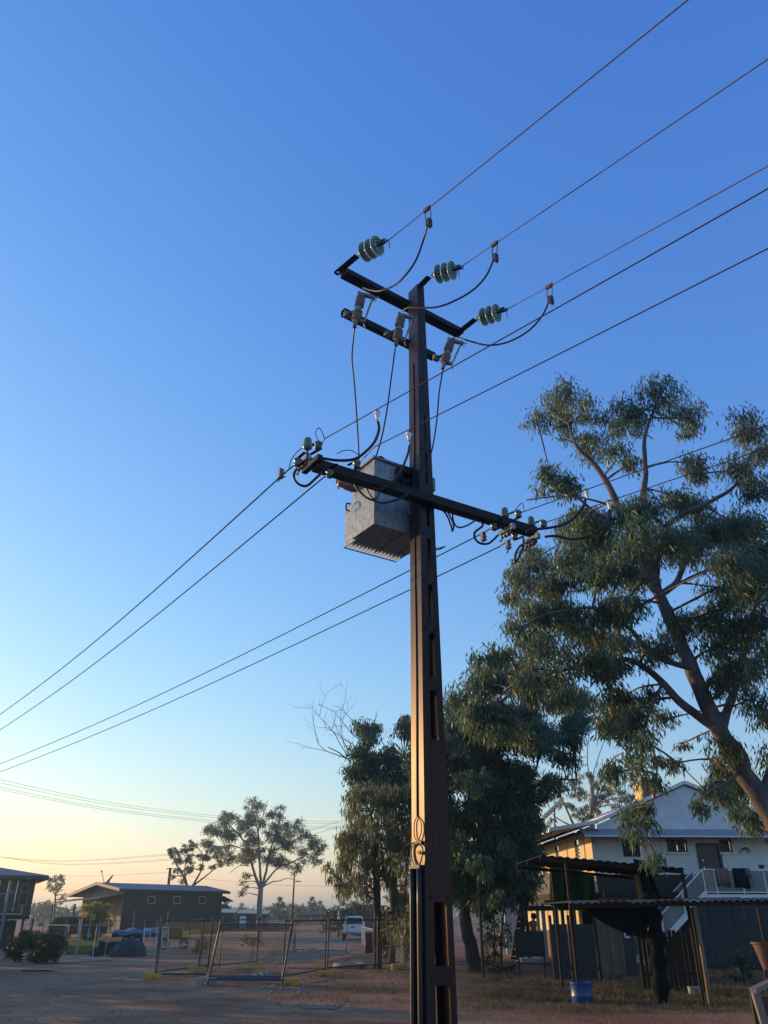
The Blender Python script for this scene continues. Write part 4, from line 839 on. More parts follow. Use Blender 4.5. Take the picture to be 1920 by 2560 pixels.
# shrubs in front of the left house
def shrub(label, x0, x1, yt, yb, Y, seed, leaf='hedge_leaf', L=.09, Wd=.04, dens=60, name='round_shrub', n=40):
    a = at(x0, yb, Y); c = at(x1, yb, Y); w = c.x - a.x; h = at(x0, yt, Y).z; t = thing(name, label, 'shrub', V((a.x + c.x) / 2, Y, 0)); r_ = random.Random(seed); bl = []
    for k in range(n):
        u = r_.uniform(-1, 1); v = r_.uniform(-.7, .7); ww = r_.uniform(.08, .88) * math.sqrt(max(.1, 1 - u * u * .5)); bl.append((V((a.x + c.x) / 2 + u * w * .42, Y + v * w * .42, ww * h), h * .2))
    make_tree(t, [([V((a.x + c.x) / 2, Y, -.1), V((a.x + c.x) / 2, Y, h * .5)], .04, .02)], bl, leaf, 'bark_dark', L, Wd, dens, seed=seed, droop=.1, spread=1, sub=9, twig=.012); return t
shrub('low dark clipped shrub at the left edge beside the raised house', 8, 92, 2322, 2402, 41, 51)
shrub('low clipped shrub beside the green lawn, right of its twin', 82, 155, 2318, 2400, 40, 52)
shrub('light green bush growing at the verandah of the brown house', 200, 268, 2240, 2335, 76, 53, 'gold_leaf', .2, .08, 9)
shrub('dark bush behind the white utility truck', 800, 915, 2262, 2345, 95, 54, 'hedge_leaf', .3, .12, 6)
shrub('leafy dark bush at the foot of the white deck posts', 1828, 1880, 2355, 2420, 27, 55, 'dark_leaf', .2, .05, 6, n=9)
shrub('green bushy weed at the foot of the thick tree behind the pole', 1205, 1290, 2385, 2425, 32.5, 56, 'hedge_leaf', .2, .03, 6, n=10)
for lab, a, b, yt, yb, Y, sd in shrub_later: shrub(lab, a, b, yt, yb, Y, sd, 'hedge_leaf', .22, .06, 9, n=34)
# unseen bushes added at left to keep low sun off fences and dirt
for i, y in enumerate((24, 29, 34, 39, 44, 49, 54)):
    c = copy_tree(kinds[1], (-.445 * y - 7.2, y, 0), i * 1.3, 'unseen bush added at left to shade the fences', 'unseen bushes added at left for shade', (1.0, 1.0, .88)); c.name = 'shade_bush'
# unseen gum copy, added to keep low sky off the pole and yard
c = copy_tree(gum, gum.location + V(6.5, -10.5, 0), 0.0, 'unseen copy of the leaning gum added right to block low sky'); c.name = 'gum_tree'

# ------------------------------------------------------------------ the high-set house on the right
HA = R(3.0); HX1 = V(math.cos(HA), math.sin(HA), 0); HY1 = V(-math.sin(HA), math.cos(HA), 0); HC = V(9.96, 40, 0)
AX = (HX1, HY1, Z)
def h(x, y, z): return HC + HX1 * x + HY1 * y + Z * z
def hf(px, py, y=0.0):                        # picture point on the plane y of the house
    r = ray(px, py); k = (h(0, y, 0) - EYE).dot(HY1) / r.dot(HY1); p = EYE + r * k - HC; return p.dot(HX1), p.z
house = thing('high_house', 'high white corrugated house on posts with a broad gable facing the yard', 'house', h(5, 3, 0))
FL, WT = 2.72, 5.5
def hb(name, c, size, m, parent=house): return MB().box(h(*c), size, AX).build(name, m, parent)
# openings on the front wall: x0, x1, z0, z1
def opening(l, r, t, b): a = hf(l, t); c = hf(r, b); return a[0], c[0], c[1], a[1]
w1 = opening(1666, 1719, 2099, 2130); w2 = opening(1798, 1831, 2100, 2130); lv = opening(1552, 1605, 2087, 2142); dr = opening(1744, 1793, 2112, 2200); dr = (dr[0], dr[0] + .95, FL, dr[3])
CB = 3.62
ops = sorted([lv, w1, dr, w2]); x = -.0; m = MB()
def clad(x0, x1, z0, z1):
    if x1 - x0 > .03 and z1 - z0 > .03: m.sheet(h(x0, 0, z0), h(x1, 0, z0), Z * (z1 - z0), .078, .028, -HY1)
for o in ops:
    clad(x, o[0], CB, WT); clad(o[0], o[1], o[3], WT); clad(o[0], o[1], CB, o[2]); x = o[1]
clad(x, 9.9, CB, WT); m.build('front_cladding', 'white_clad', house)
PK, GX0, GX1, GZ = 5.0, .35, 9.65, 5.9
PZ = 7.74
def gtop(t): xx = GX0 + (GX1 - GX0) * t; return Z * (max(.03, (PZ - .12 - 5.55) - abs(xx - PK) / (PK - GX0) * (PZ - GZ)))
MB().sheet(h(GX0, -.02, 5.55), h(GX1, -.02, 5.55), gtop, .078, .028, -HY1).build('gable_cladding', 'white_clad', house)
m = MB(); m.sheet(h(-.55, -.95, 5.22), h(10.6, -.95, 5.22), HY1 * .95 + Z * .38, .078, .018, Z, .008); m.build('front_awning', 'zinc_roof', house)
MB().box(h(5, -.96, 5.2), (11.2, .03, .06), AX).build('awning_gutter', 'white_trim', house)
for xx in (.02, 2.4, 4.2, 6.6, 8.6): m = MB(); m.bar(h(xx, -.9, 5.17), h(xx, -.03, 5.45), .05, .09); m.bar(h(xx, -.6, 5.24), h(xx, -.03, 4.95), .05, .05); m.build('awning_bracket', 'dark_paint', house)
DEP = 13.5
def slab(name, a, b, c, d, t, mm): 
    n = (b - a).cross(d - a).normalized(); n = n if n.z > 0 else -n
    return MB().prism([a, b, c, d], -n * t).build(name, mm, house)
def roofsheet(name, x0, z0, x1, z1, y0, y1):
    m = MB(); d = h(x1, 0, z1) - h(x0, 0, z0); n = V(0, 0, 1); m.sheet(h(x0, y0, z0), h(x0, y1, z0), d, .15, .03, Z, .01); return m.build(name, 'zinc_roof', house)
roofsheet('roof_slope', PK, PZ, GX0, GZ, -.14, DEP); roofsheet('roof_slope', PK, PZ, GX1, GZ, -.14, DEP)
roofsheet('verandah_roof', GX0 - .02, GZ - .03, -2.05, 5.5, -.45, DEP)
for s, (xa, za, xb, zb_) in enumerate([(PK, PZ, GX0, GZ), (PK, PZ, GX1, GZ)]): MB().bar(h(xa, -.16, za + .03), h(xb, -.16, zb_ + .03), .07, .16).build('barge_board', 'white_trim', house)
MB().bar(h(GX0 - .05, -.48, GZ - .02), h(-2.05, -.48, 5.52), .06, .16).build('verandah_fascia', 'white_trim', house)
MB().bar(h(-2.08, -.45, 5.47), h(-2.08, DEP, 5.47), .08, .12).build('verandah_gutter', 'white_trim', house)
MB().tube([h(1.6, -.1, 6.45), h(1.62, 4.0, 6.47), h(1.62, 13, 6.47)], .05, 6).build('roof_flashing', 'cream_wall', house)
for xx in (-2.0, -1.3, -.6): MB().bar(h(xx, -.4, 5.4), h(xx, DEP, 5.4), .05, .12).build('rafter', 'dark_wood', house)
# left wall with louvred openings
m = MB(); segs = [(0, 2.2), (2.95, 6.2), (6.9, 9.5), (10.2, 13.4)]
for a, b_ in segs: m.box(h(.03, (a + b_) / 2, (FL + WT + .2) / 2 + .05), (.08, b_ - a, WT - FL + .1), AX)
for a, b_ in ((2.2, 2.95), (6.2, 6.9), (9.5, 10.2)): m.box(h(.03, (a + b_) / 2, 5.45), (.08, b_ - a, .3), AX); m.box(h(.03, (a + b_) / 2, FL + .2), (.08, b_ - a, .5), AX)
m.build('side_wall', 'cream_wall', house)
for a, b_ in ((2.2, 2.95), (6.2, 6.9), (9.5, 10.2)):
    f = MB(); f.box(h(.07, a + .03, 4.2), (.09, .06, 2.3), AX).box(h(.07, b_ - .03, 4.2), (.09, .06, 2.3), AX); fo = f.build('window', 'dark_paint', house)
    for k in range(12): MB().box(h(.02, (a + b_) / 2, 3.25 + k * .16), (.09, b_ - a - .12, .09), (HX1, HY1, Z)).build('louvre_blade', 'dark_wood' if k < 6 else 'window_dark', fo)
for yy in (1.2, 4.4): MB().tube([h(-.02, yy, FL), h(-.02, yy, WT)], .035, 8).build('downpipe', 'cream_wall', house)
# front windows, louvres and door
def window(o, kind='window', mull=1):
    x0, x1, z0, z1 = o; f = MB(); t = .06
    for c, s in (((x0 + x1) / 2, z1 - t / 2), ((x0 + x1) / 2, z0 + t / 2)): f.box(h(c, -.02, s), (x1 - x0 + .08, .08, t), AX)
    for c in (x0 + t / 2, x1 - t / 2): f.box(h(c, -.018, (z0 + z1) / 2), (t, .07, z1 - z0 - 2 * t), AX)
    fo = f.build(kind, 'dark_paint', house)
    MB().box(h((x0 + x1) / 2, -.04, z0 - .06), (x1 - x0 + .24, .1, .07), AX).build('sill', 'white_trim', fo)
    n = mull + 1; ww = (x1 - x0 - 2 * t) / n
    for k in range(n): MB().box(h(x0 + t + ww * (k + .5), .01, (z0 + z1) / 2), (ww - .05, .02, z1 - z0 - 2 * t), AX).build('pane', 'window_glass', fo)
    return fo
window(w1); window(w2, mull=0)
x0, x1, z0, z1 = lv; f = MB(); f.box(h((x0 + x1) / 2, .12, (z0 + z1) / 2), (x1 - x0, .02, z1 - z0), AX); fo = f.build('window', 'window_dark', house)
for k in range(9): MB().box(h((x0 + x1) / 2, .02, z0 + .1 + k * (z1 - z0 - .1) / 9), (x1 - x0 - .04, .11, .045), (HX1, (HY1 * .9 + Z * .35).normalized(), Z)).build('louvre_blade', 'navy_clad', fo)
x0, x1, z0, z1 = dr; f = MB(); f.box(h(x0 - .05, -.02, (z0 + z1) / 2), (.12, .09, z1 - z0), AX).box(h(x1 + .05, -.02, (z0 + z1) / 2), (.12, .09, z1 - z0), AX).box(h((x0 + x1) / 2, -.021, z1 + .03), (x1 - x0 + .2, .088, .1), AX); f.build('door_frame', 'dark_paint', house)
do = hb('door', ((x0 + x1) / 2, .03, (z0 + z1) / 2), (x1 - x0, .05, z1 - z0), 'window_dark')
MB().box(h(x0 + .12, -.012, z0 + 1.05), (.035, .03, .34), AX).build('handle', 'chrome', do); MB().lathe([(.03, 0), (.03, .03)], h(x0 + .12, -.0, z0 + 1.5), -HY1, 10).build('lock', 'chrome', do)
x_, z_ = hf(1858, 2125); m = MB(); m.box(h(x_, -.04, z_ + .06), (.16, .06, .05), AX)
m.tube(curve([h(x_ - .22, -.1, z_ - .18), h(x_ - .22, -.12, z_ - .05), h(x_, -.1, z_ + .03), h(x_ + .25, -.12, z_ + .02), h(x_ + .27, -.1, z_ - .15)]), .02, 6); m.tube(curve([h(x_ + .0, -.08, z_ + .1), h(x_ + .16, -.12, z_ + .08), h(x_ + .17, -.12, z_ - .12)]), .02, 6)
o = m.build('wall_bracket', 'iron'); tag(o, 'dark metal wall bracket with curved arms right of the small window', 'bracket')
# floor, posts and lower storey
hb('floor_slab', (5, 5.5, FL + .02), (10.2, 13.6, .2), 'dark_wood')
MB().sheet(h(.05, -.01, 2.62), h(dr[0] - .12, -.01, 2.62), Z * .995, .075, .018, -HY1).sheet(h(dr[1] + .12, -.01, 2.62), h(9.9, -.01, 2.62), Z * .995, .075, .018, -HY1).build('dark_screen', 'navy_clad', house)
MB().box(h(5, -.03, 2.57), (10, .06, .09), AX).build('screen_rail', 'white_trim', house)
hb('meter_cover', (-.3, .0, 3.05), (.5, .06, .9), 'pipe_white'); hb('bearer', (-1.05, -.05, 2.52), (2.1, .12, .42), 'dark_wood'); hb('verandah_screen', (-1.35, .06, 3.2), (1.4, .05, .95), 'grey_weathered'); hb('verandah_screen', (-2.03, 6.6, 3.2), (.05, 13, .95), 'navy_clad'); hb('bearer', (-2.0, 6.5, 2.5), (.1, 13, .3), 'dark_wood')  # bearers and side screen added to darken the sunlit wall behind
for xx, yy in ((.1, .1), (3.3, .1), (6.6, .1), (9.8, .1), (-2.0, 0), (-2.0, 4), (-2.0, 8), (-2.0, 12), (-.9, 1.2)): MB().box(h(xx, yy, 1.36), (.11, .11, 2.72), AX).build('post', 'pipe_white' if yy < 1 and xx < 0 else 'dark_wood', house)
hb('verandah_floor', (-1.05, 6.5, FL + .0), (2.1, 13.4, .16), 'dark_wood')
m = MB()
for k in range(5): m.box(h(-2.0, .1 + k * 3, FL + .6), (.06, .06, 1.1), AX)
m.bar(h(-2.0, 0, FL + 1.1), h(-2.0, 13.2, FL + 1.1), .06, .06); m.bar(h(-2.0, 0, FL + .2), h(-2.0, 13.2, FL + .2), .05, .05); m.build('verandah_rail', 'pipe_white', house)
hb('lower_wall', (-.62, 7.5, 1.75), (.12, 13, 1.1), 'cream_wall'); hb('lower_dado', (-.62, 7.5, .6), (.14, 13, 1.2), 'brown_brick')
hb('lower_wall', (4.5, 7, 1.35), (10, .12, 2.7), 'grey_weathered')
m = MB()                                        # verandah stair with open treads
st_ = thing('verandah_stair', 'open tread stair with dark steps and pale gaps under the left verandah', 'stairs', h(-3.0, 2.0, 0))
for s in (0, .95): m2 = MB(); m2.bar(h(-2.9 - .12, 1.4 + s, 2.68), h(-3.7, 1.4 + s, .05), .05, .24); m2.build('stringer', 'dark_wood', st_)
for k in range(9): MB().box(h(-3.02 - k * .075, 1.88, 2.5 - k * .29), (.26, .92, .05), AX).build('tread', 'dark_wood', st_)
o = MB().box(h(-3.25, 4.2, 1.3), (.8, .1, 2.3), AX).build('pale_partition', 'white_clad'); tag(o, 'pale wall panel seen through the open treads of the verandah stair', 'panel')
# deck with glass balustrade and stair
deck = thing('deck', 'timber deck with glass balustrade and white rails before the dark door', 'deck', h(6.5, -.9, 0))
DY = -1.65; dx0, _ = hf(1765, 2232, DY); dx1 = 9.9
_, dzr = hf(1800, 2180, DY); dzr = FL + 1.02
MB().box(h((dx0 + dx1) / 2, DY / 2 - .1, FL - .02), (dx1 - dx0, abs(DY) - .15, .14), AX).build('deck_floor', 'grey_weathered', deck)
MB().box(h((dx0 + dx1) / 2, DY - .03, FL - .1), (dx1 - dx0, .04, .22), AX).build('deck_fascia', 'white_trim', deck)
px_posts = [1788, 1855, 1912, 1975]; xs = [dx0] + [hf(p, 2200, DY)[0] for p in px_posts]
for xx in xs: MB().box(h(xx, DY, FL + .5), (.05, .05, 1.04), AX).build('baluster', 'white_trim', deck)
for a, b_ in zip(xs[:-1], xs[1:]): MB().box(h((a + b_) / 2, DY, FL + .56), (b_ - a - .06, .012, .84), AX).build('glass_panel', 'balustrade_glass', deck)
MB().bar(h(dx0 - .02, DY, FL + 1.03), h(dx1, DY, FL + 1.03), .06, .05).build('top_rail', 'white_trim', deck)
MB().bar(h(dx0, DY, FL + .1), h(dx1, DY, FL + .1), .045, .05).build('bottom_rail', 'white_trim', deck)
for p in (1757, 1800, 1880, 1960): xx = hf(p, 2300, DY)[0]; MB().box(h(xx, DY + .02, FL / 2 - .08), (.11, .11, FL - .16), AX).build('deck_post', 'pipe_white', deck)
stair = thing('deck_stair', 'stair with glass balustrades descending leftward from the deck', 'stairs', h(dx0 - 1.5, DY + .4, 0))
run = 3.3; sl = FL / run
def sp(t, y, dz): return h(dx0 - t, y, FL - t * sl + dz)
for y in (DY, DY + 1.05):
    MB().bar(sp(0, y, .02), sp(run, y, .02), .05, .2).build('stringer', 'white_trim', stair)
    MB().bar(sp(0, y, 1.03), sp(run, y, 1.03), .055, .05).build('handrail', 'white_trim', stair)
    MB().bar(sp(0, y, .18), sp(run, y, .18), .045, .045).build('bottom_rail', 'white_trim', stair)
    ts = [0, 1.1, 2.2, run]
    for t in ts: MB().bar(sp(t, y, 0), sp(t, y, 1.02), .05, .05).build('baluster', 'white_trim', stair)
    for a, b_ in zip(ts[:-1], ts[1:]): MB().prism([sp(a + .03, y, .2), sp(b_ - .03, y, .2), sp(b_ - .03, y, 1.0), sp(a + .03, y, 1.0)], HY1 * .012).build('glass_panel', 'balustrade_glass', stair)
for k in range(14): MB().box(h(dx0 - .12 - k * run / 14, DY + .52, FL - .17 - k * FL / 14), (.27, .98, .04), AX).build('tread', 'grey_weathered', stair)
# towels over the rail
def towel(name, l, r, b, m, lab):
    xa, _ = hf(l, 2185, DY); xb, _ = hf(r, 2185, DY); _, zb_ = hf((l + r) / 2, b, DY); zt_ = FL + 1.065; n = 12; vs = []; fs = []; mm = MB()
    prof = [(.05, zt_ - .45), (.06, zt_ - .05), (.0, zt_ + .012), (-.05, zt_ - .03), (-.055, (zt_ + zb_) / 2), (-.05, zb_)]
    for i in range(n + 1):
        t = i / n
        for j, (q, z) in enumerate(prof): vs.append(h(xa + (xb - xa) * t, DY + q - (.015 * math.sin(t * 14) if j > 3 else 0), z + (.03 * math.sin(t * 5) if j in (0, 5) else 0)))
    k = len(prof)
    for i in range(n):
        for j in range(k - 1): fs.append((i * k + j, (i + 1) * k + j, (i + 1) * k + j + 1, i * k + j + 1))
    mm.add(vs, fs); o = mm.build(name, m, smooth=True); md = o.modifiers.new('solid', 'SOLIDIFY'); md.thickness = .012; tag(o, lab, 'towel', 'cloths drying on the deck rail')
towel('towel', 1788, 1821, 2216, 'brown_towel', 'brown towel hung over the glass balustrade')
towel('cloth', 1832, 1868, 2220, 'black_cloth', 'black cloth hung over the glass balustrade'); towel('cloth', 1863, 1876, 2193, 'grey_towel', 'small grey cloth bunched at the edge of the black cloth on the rail')
x_, z_ = hf(1905, 2175, DY); o = MB().box(h(x_, DY, FL + 1.13), (.18, .12, .12), AX).box(h(x_, DY, FL + 1.21), (.24, .14, .03), AX).build('lantern', 'iron'); tag(o, 'small dark lantern standing on the rail at the right edge', 'lantern')
# evaporative cooler on the roof
ec = thing('rooftop_cooler', 'boxy evaporative cooler on the roof ridge, its left side gold in the sun', 'cooler', h(3.1, 2.2, 6.9))
a0 = (4.0, 2.2, 7.55); MB().box(h(*a0), (1.1, 1.1, .95), AX).build('casing', 'sunlit_gold', ec)
for k in range(7): MB().box(h(a0[0] - .56, a0[1], 7.19 + k * .12), (.03, 1.0, .05), AX).build('louvre', 'sunlit_gold', ec)
MB().box(h(a0[0], a0[1] - .565, 7.55), (1.0, .02, .8), AX).build('pad_grille', 'brown_brick', ec); MB().prism([h(3.4, 1.62, 8.03), h(4.6, 1.62, 8.03), h(4.6, 2.78, 8.03), h(3.4, 2.78, 8.03)], (0, 0, .07)).build('cap', 'brown_brick', ec); MB().box(h(4.0, 2.2, 7.0), (.7, .7, .4), AX).build('duct', 'cream_wall', ec)
# solar water panel on a mast
sp_ = thing('solar_collector', 'pale slanted panel on a thin mast at the left end of the high roof', 'panel', at(1388, 2080, 50))
a, b_ = at(1358, 2046, 50), at(1404, 2002, 50); MB().bar(a, b_, .12, .42, up=V(-.3, -1, .3)).build('panel', 'cream_wall', sp_); MB().tube([at(1388, 2100, 50), at(1386, 2020, 50)], .05, 7).build('mast', 'galv_dark', sp_)
d = (b_ - a)
for k in range(6): MB().bar(a + d * (.1 + .15 * k), a + d * (.1 + .15 * k) + V(0, -.5, -.1), .05, .05).build('slat', 'dark_wood', sp_)
for k, p in enumerate([(1378, 2092, 42), (1384, 2096, 42)]): pass

for k, (px, w_, mm) in enumerate(((1318, .14, 'dark_wood'), (1347, .12, 'pipe_white'), (1361, .16, 'pipe_white'), (1388, .1, 'dark_wood'), (1409, .14, 'dark_wood'), (1440, .1, 'dark_wood'))):
    X_ = at(px, 2320, 40.6).x; MB().box(V(X_, 40.6, 1.2), (w_, w_, 2.4)).build('post', mm, house)
MB().box(V(at(1380, 2300, 40.6).x, 40.52, 2.2), (3.0, .06, .2)).build('bearer', 'dark_wood', house)
# person under the house
def person():
    X0, Y0 = at(1334, 2320, 41.2).x, 41.2
    J = {'pelvis': (0, 0, .95), 'waist': (0, .0, 1.1), 'chest': (-.01, 0, 1.36), 'neck': (.02, -.01, 1.52), 'head0': (.04, -.02, 1.60), 'head1': (.05, -.03, 1.70), 'head2': (.04, -.02, 1.78),
         'shl': (-.19, -.02, 1.42), 'ell': (-.24, -.06, 1.14), 'wrl': (-.08, -.22, .98), 'hal': (.0, -.25, .97), 'shr': (.18, 0, 1.42), 'elr': (.24, -.1, 1.16), 'wrr': (.12, -.25, 1.0), 'har': (.05, -.28, .98),
         'hil': (-.1, 0, .9), 'knl': (-.12, -.03, .5), 'anl': (-.12, .02, .09), 'tol': (-.13, -.16, .04), 'hir': (.1, 0, .9), 'knr': (.12, -.03, .5), 'anr': (.13, .02, .09), 'tor': (.14, -.16, .04)}
    rad = {'pelvis': .14, 'waist': .125, 'chest': .145, 'neck': .055, 'head0': .075, 'head1': .1, 'head2': .075, 'shl': .065, 'ell': .045, 'wrl': .03, 'hal': .04, 'shr': .065, 'elr': .045, 'wrr': .03, 'har': .04, 'hil': .095, 'knl': .06, 'anl': .04, 'tol': .035, 'hir': .095, 'knr': .06, 'anr': .04, 'tor': .035}
    E = [('pelvis', 'waist'), ('waist', 'chest'), ('chest', 'neck'), ('neck', 'head0'), ('head0', 'head1'), ('head1', 'head2'), ('chest', 'shl'), ('shl', 'ell'), ('ell', 'wrl'), ('wrl', 'hal'), ('chest', 'shr'), ('shr', 'elr'), ('elr', 'wrr'), ('wrr', 'har'), ('pelvis', 'hil'), ('hil', 'knl'), ('knl', 'anl'), ('anl', 'tol'), ('pelvis', 'hir'), ('hir', 'knr'), ('knr', 'anr'), ('anr', 'tor')]
    K = list(J); me = bpy.data.meshes.new('person'); me.from_pydata([J[k] for k in K], [(K.index(a), K.index(b)) for a, b in E], []); me.materials.append(MATS['skin'])
    o = bpy.data.objects.new('person', me); COL.objects.link(o); o.location = (X0, Y0, .16); WORLD_LOC['person'] = Vector((0, 0, 0))
    o.modifiers.new('skin', 'SKIN')
    for i, k in enumerate(K): me.skin_vertices[0].data[i].radius = (rad[k], rad[k])
    me.skin_vertices[0].data[0].use_root = True
    sb = o.modifiers.new('sub', 'SUBSURF'); sb.levels = sb.render_levels = 2
    tag(o, 'bare shouldered person with dark hair standing under the high house in low sun', 'person')
    MB().lathe([(.11, .0), (.13, .05), (.135, .12), (.11, .19), (.06, .235), (.0, .245)], V(.045, .0, 1.60), Z, 12).build('hair', 'hair', o, smooth=True)
    MB().lathe([(.15, .62), (.17, .8), (.165, .95), (.15, 1.02)], V(0, 0, 0), Z, 14).build('shorts', 'dark_shirt', o, smooth=True)
    st = MB().box(V(X0, Y0, .08), (1.6, 1.6, .16)).build('step', 'concrete'); struct(st, 'concrete step under the high house')
person()

# ------------------------------------------------------------------ sheds, screens and clutter before the house
sk = thing('skillion_shelter', 'old tin skillion roof on thin posts standing before the high house', 'shelter', V(6, 24, 0))
ya, yb = 22.2, 26.6; L0, L1 = at(1352, 2138, ya), at(1712, 2172, ya)
m = MB(); n = 6
for i in range(n):
    a = L0.lerp(L1, i / n); b_ = L0.lerp(L1, (i + 1) / n) + V(.04, 0, .004 * (i % 2)); MB().sheet(a, b_, V(0, yb - ya, .02), .17, .03, Z, .004, True).build('roof_sheet', 'shaded_rusty_tin', sk)
for yy in (ya + .15, (ya + yb) / 2, yb - .15): MB().bar(L0 + V(0, yy - ya, -.07), L1 + V(0, yy - ya, -.07), .06, .09).build('purlin', 'dark_wood', sk)
for px, yy in ((1415, ya + .15), (1702, ya + .15), (1378, yb - .1), (1590, yb - .15)):
    X_ = at(px, 2160, yy).x; zt_ = L0.lerp(L1, (X_ - L0.x) / (L1.x - L0.x)).z - .08; MB().tube([V(X_, yy, .0), V(X_, yy, zt_)], .045, 8).build('post', 'dark_wood', sk)
# green shade cloths
def hang(name, tl, tr, bl, br, y, m, lab, grp=None, fold=.05, nx=16, nz=8, sag=0, cat='shade cloth'):
    mm = MB(); P = [[None] * (nz + 1) for _ in range(nx + 1)]; rr = random.Random(len(lab)); ph = rr.random() * 6
    A, B_, C_, D_ = at(*tl, y), at(*tr, y), at(*bl, y), at(*br, y); vs = []
    for i in range(nx + 1):
        for j in range(nz + 1):
            s, t = i / nx, j / nz; p = A.lerp(B_, s).lerp(C_.lerp(D_, s), t); p += V(0, fold * math.sin(s * 17 + ph + t) * (.3 + t) + fold * .5 * math.sin(s * 7 + 2 * t), -sag * math.sin(math.pi * s) * t); vs.append(p)
    fs = [(i * (nz + 1) + j, (i + 1) * (nz + 1) + j, (i + 1) * (nz + 1) + j + 1, i * (nz + 1) + j + 1) for i in range(nx) for j in range(nz)]
    mm.add(vs, fs); o = mm.build(name, m, smooth=True); md = o.modifiers.new('solid', 'SOLIDIFY'); md.thickness = .008; tag(o, lab, cat, grp); return o
hang('shade_cloth', (1374, 2164), (1414, 2166), (1378, 2270), (1421, 2270), 26.9, 'green_cloth', 'left green shade cloth hanging behind the skillion post', 'green shade cloths under the skillion roof')
hang('shade_cloth', (1419, 2168), (1484, 2186), (1424, 2262), (1490, 2250), 26.7, 'green_cloth', 'right green shade cloth hanging under the skillion roof', 'green shade cloths under the skillion roof')
hang('shade_cloth', (1584, 2146), (1622, 2156), (1604, 2262), (1660, 2262), 22.6, 'black_cloth', 'dark shade cloth draped from the right of the skillion roof', fold=.12)
# dark bundled cloth reaching the ground
b = MB(); pts = [at(1618, 2235, 22.4), at(1632, 2290, 22.3), at(1642, 2360, 22.3), at(1648, 2430, 22.3), V(at(1650, 2470, 22.3).x, 22.3, -.05)]
o = MB().tube(curve(pts, 6), [.2 + .05 * math.sin(k * 1.3) for k in range(25)], 9).build('cloth_bundle', 'black_cloth', smooth=True); tag(o, 'thick dark roll of shade cloth standing from roof to ground before the house', 'shade cloth')
# front carport
cp = thing('carport', 'low corrugated carport roof across the front on round posts', 'carport', V(8, 23, 0))
yc0, yc1 = 21.3, 24.8; C0, C1 = at(1424, 2254, yc0), at(1990, 2245, yc0); n = 8
for i in range(n):
    a = C0.lerp(C1, i / n); b_ = C0.lerp(C1, (i + 1) / n) + V(.03, 0, 0); a += V(0, random.uniform(-.05, .05), random.uniform(-.008, .008)); MB().sheet(a, b_, V(0, yc1 - yc0, .0), .172, .035, Z, .004, True).build('roof_sheet', 'shaded_rusty_tin', cp); MB().sheet(a + V(0, -.004, 0), b_ + V(0, -.004, 0), V(0, -.035, -.04), .172, .035, Z, .004, True).build('lit_lip', random.choice(('old_zinc', 'galv_dark', 'galv_dark', 'shaded_rusty_tin')), cp)  # dark sheets, brighter lips: shaded underside and lit edge put into colour
for yy in (yc0 + .12, yc1 - .15): MB().bar(C0 + V(0, yy - yc0, -.08 + (.1 if yy > 22 else 0)), C1 + V(0, yy - yc0, -.08 + (.1 if yy > 22 else 0)), .07, .12).build('beam', 'dark_wood', cp)
for px, yy, mm, r in ((1735, yc0 + .12, 'grey_wood', .055), (1893, yc1 - .15, 'dark_wood', .05), (1727, yc1 - .15, 'dark_wood', .055), (1970, yc0 + .12, 'grey_wood', .055)):
    p = at(px, 2262, yy); MB().tube([V(p.x, yy, -.1), V(p.x + .01, yy, 1), V(p.x, yy, C0.z - .1)], [r * 1.05, r, r * .9], 9).build('post', mm, cp, smooth=True)
# black sagging shade cloth under its left end
def sagging():
    m = MB(); nx, nz = 18, 8; vs = []
    for i in range(nx + 1):
        s = i / nx; top = at(1440 + 190 * s, 2264, 22.0); py = 2268 + (76 * math.sin(math.pi * min(1, s * .62) * .82) if s < 1 else 0); bot = at(1448 + 178 * s, min(2346, py), 22.3)
        for j in range(nz + 1): p = top.lerp(bot, j / nz) + V(0, .25 * math.sin(math.pi * j / nz) * s + .03 * math.sin(s * 20), 0); vs.append(p)
    m.add(vs, [(i * (nz + 1) + j, (i + 1) * (nz + 1) + j, (i + 1) * (nz + 1) + j + 1, i * (nz + 1) + j + 1) for i in range(nx) for j in range(nz)])
    o = m.build('shade_cloth', 'black_cloth', smooth=True); md = o.modifiers.new('solid', 'SOLIDIFY'); md.thickness = .008; tag(o, 'black shade cloth sagging in a triangle beneath the left end of the carport', 'shade cloth')
sagging()
# drum with the post standing in it
dc = gnd(1447, 2508); dc = V(at(1446, 2460, 22.2).x, 21.95, 0); r = .25
dr_ = MB(); dr_.lathe([(.235, -.02), (.25, .02), (.255, .14), (.262, .16), (.262, .18), (.255, .2), (.256, .42), (.266, .44), (.266, .455), (.25, .455), (.245, .30), (.0, .30)], dc, Z, 28)
o = dr_.build('half_drum', 'blue_plastic', smooth=False); tag(o, 'blue plastic half drum on the ground at the foot of the skillion post', 'drum')
for p in o.data.polygons: p.use_smooth = True
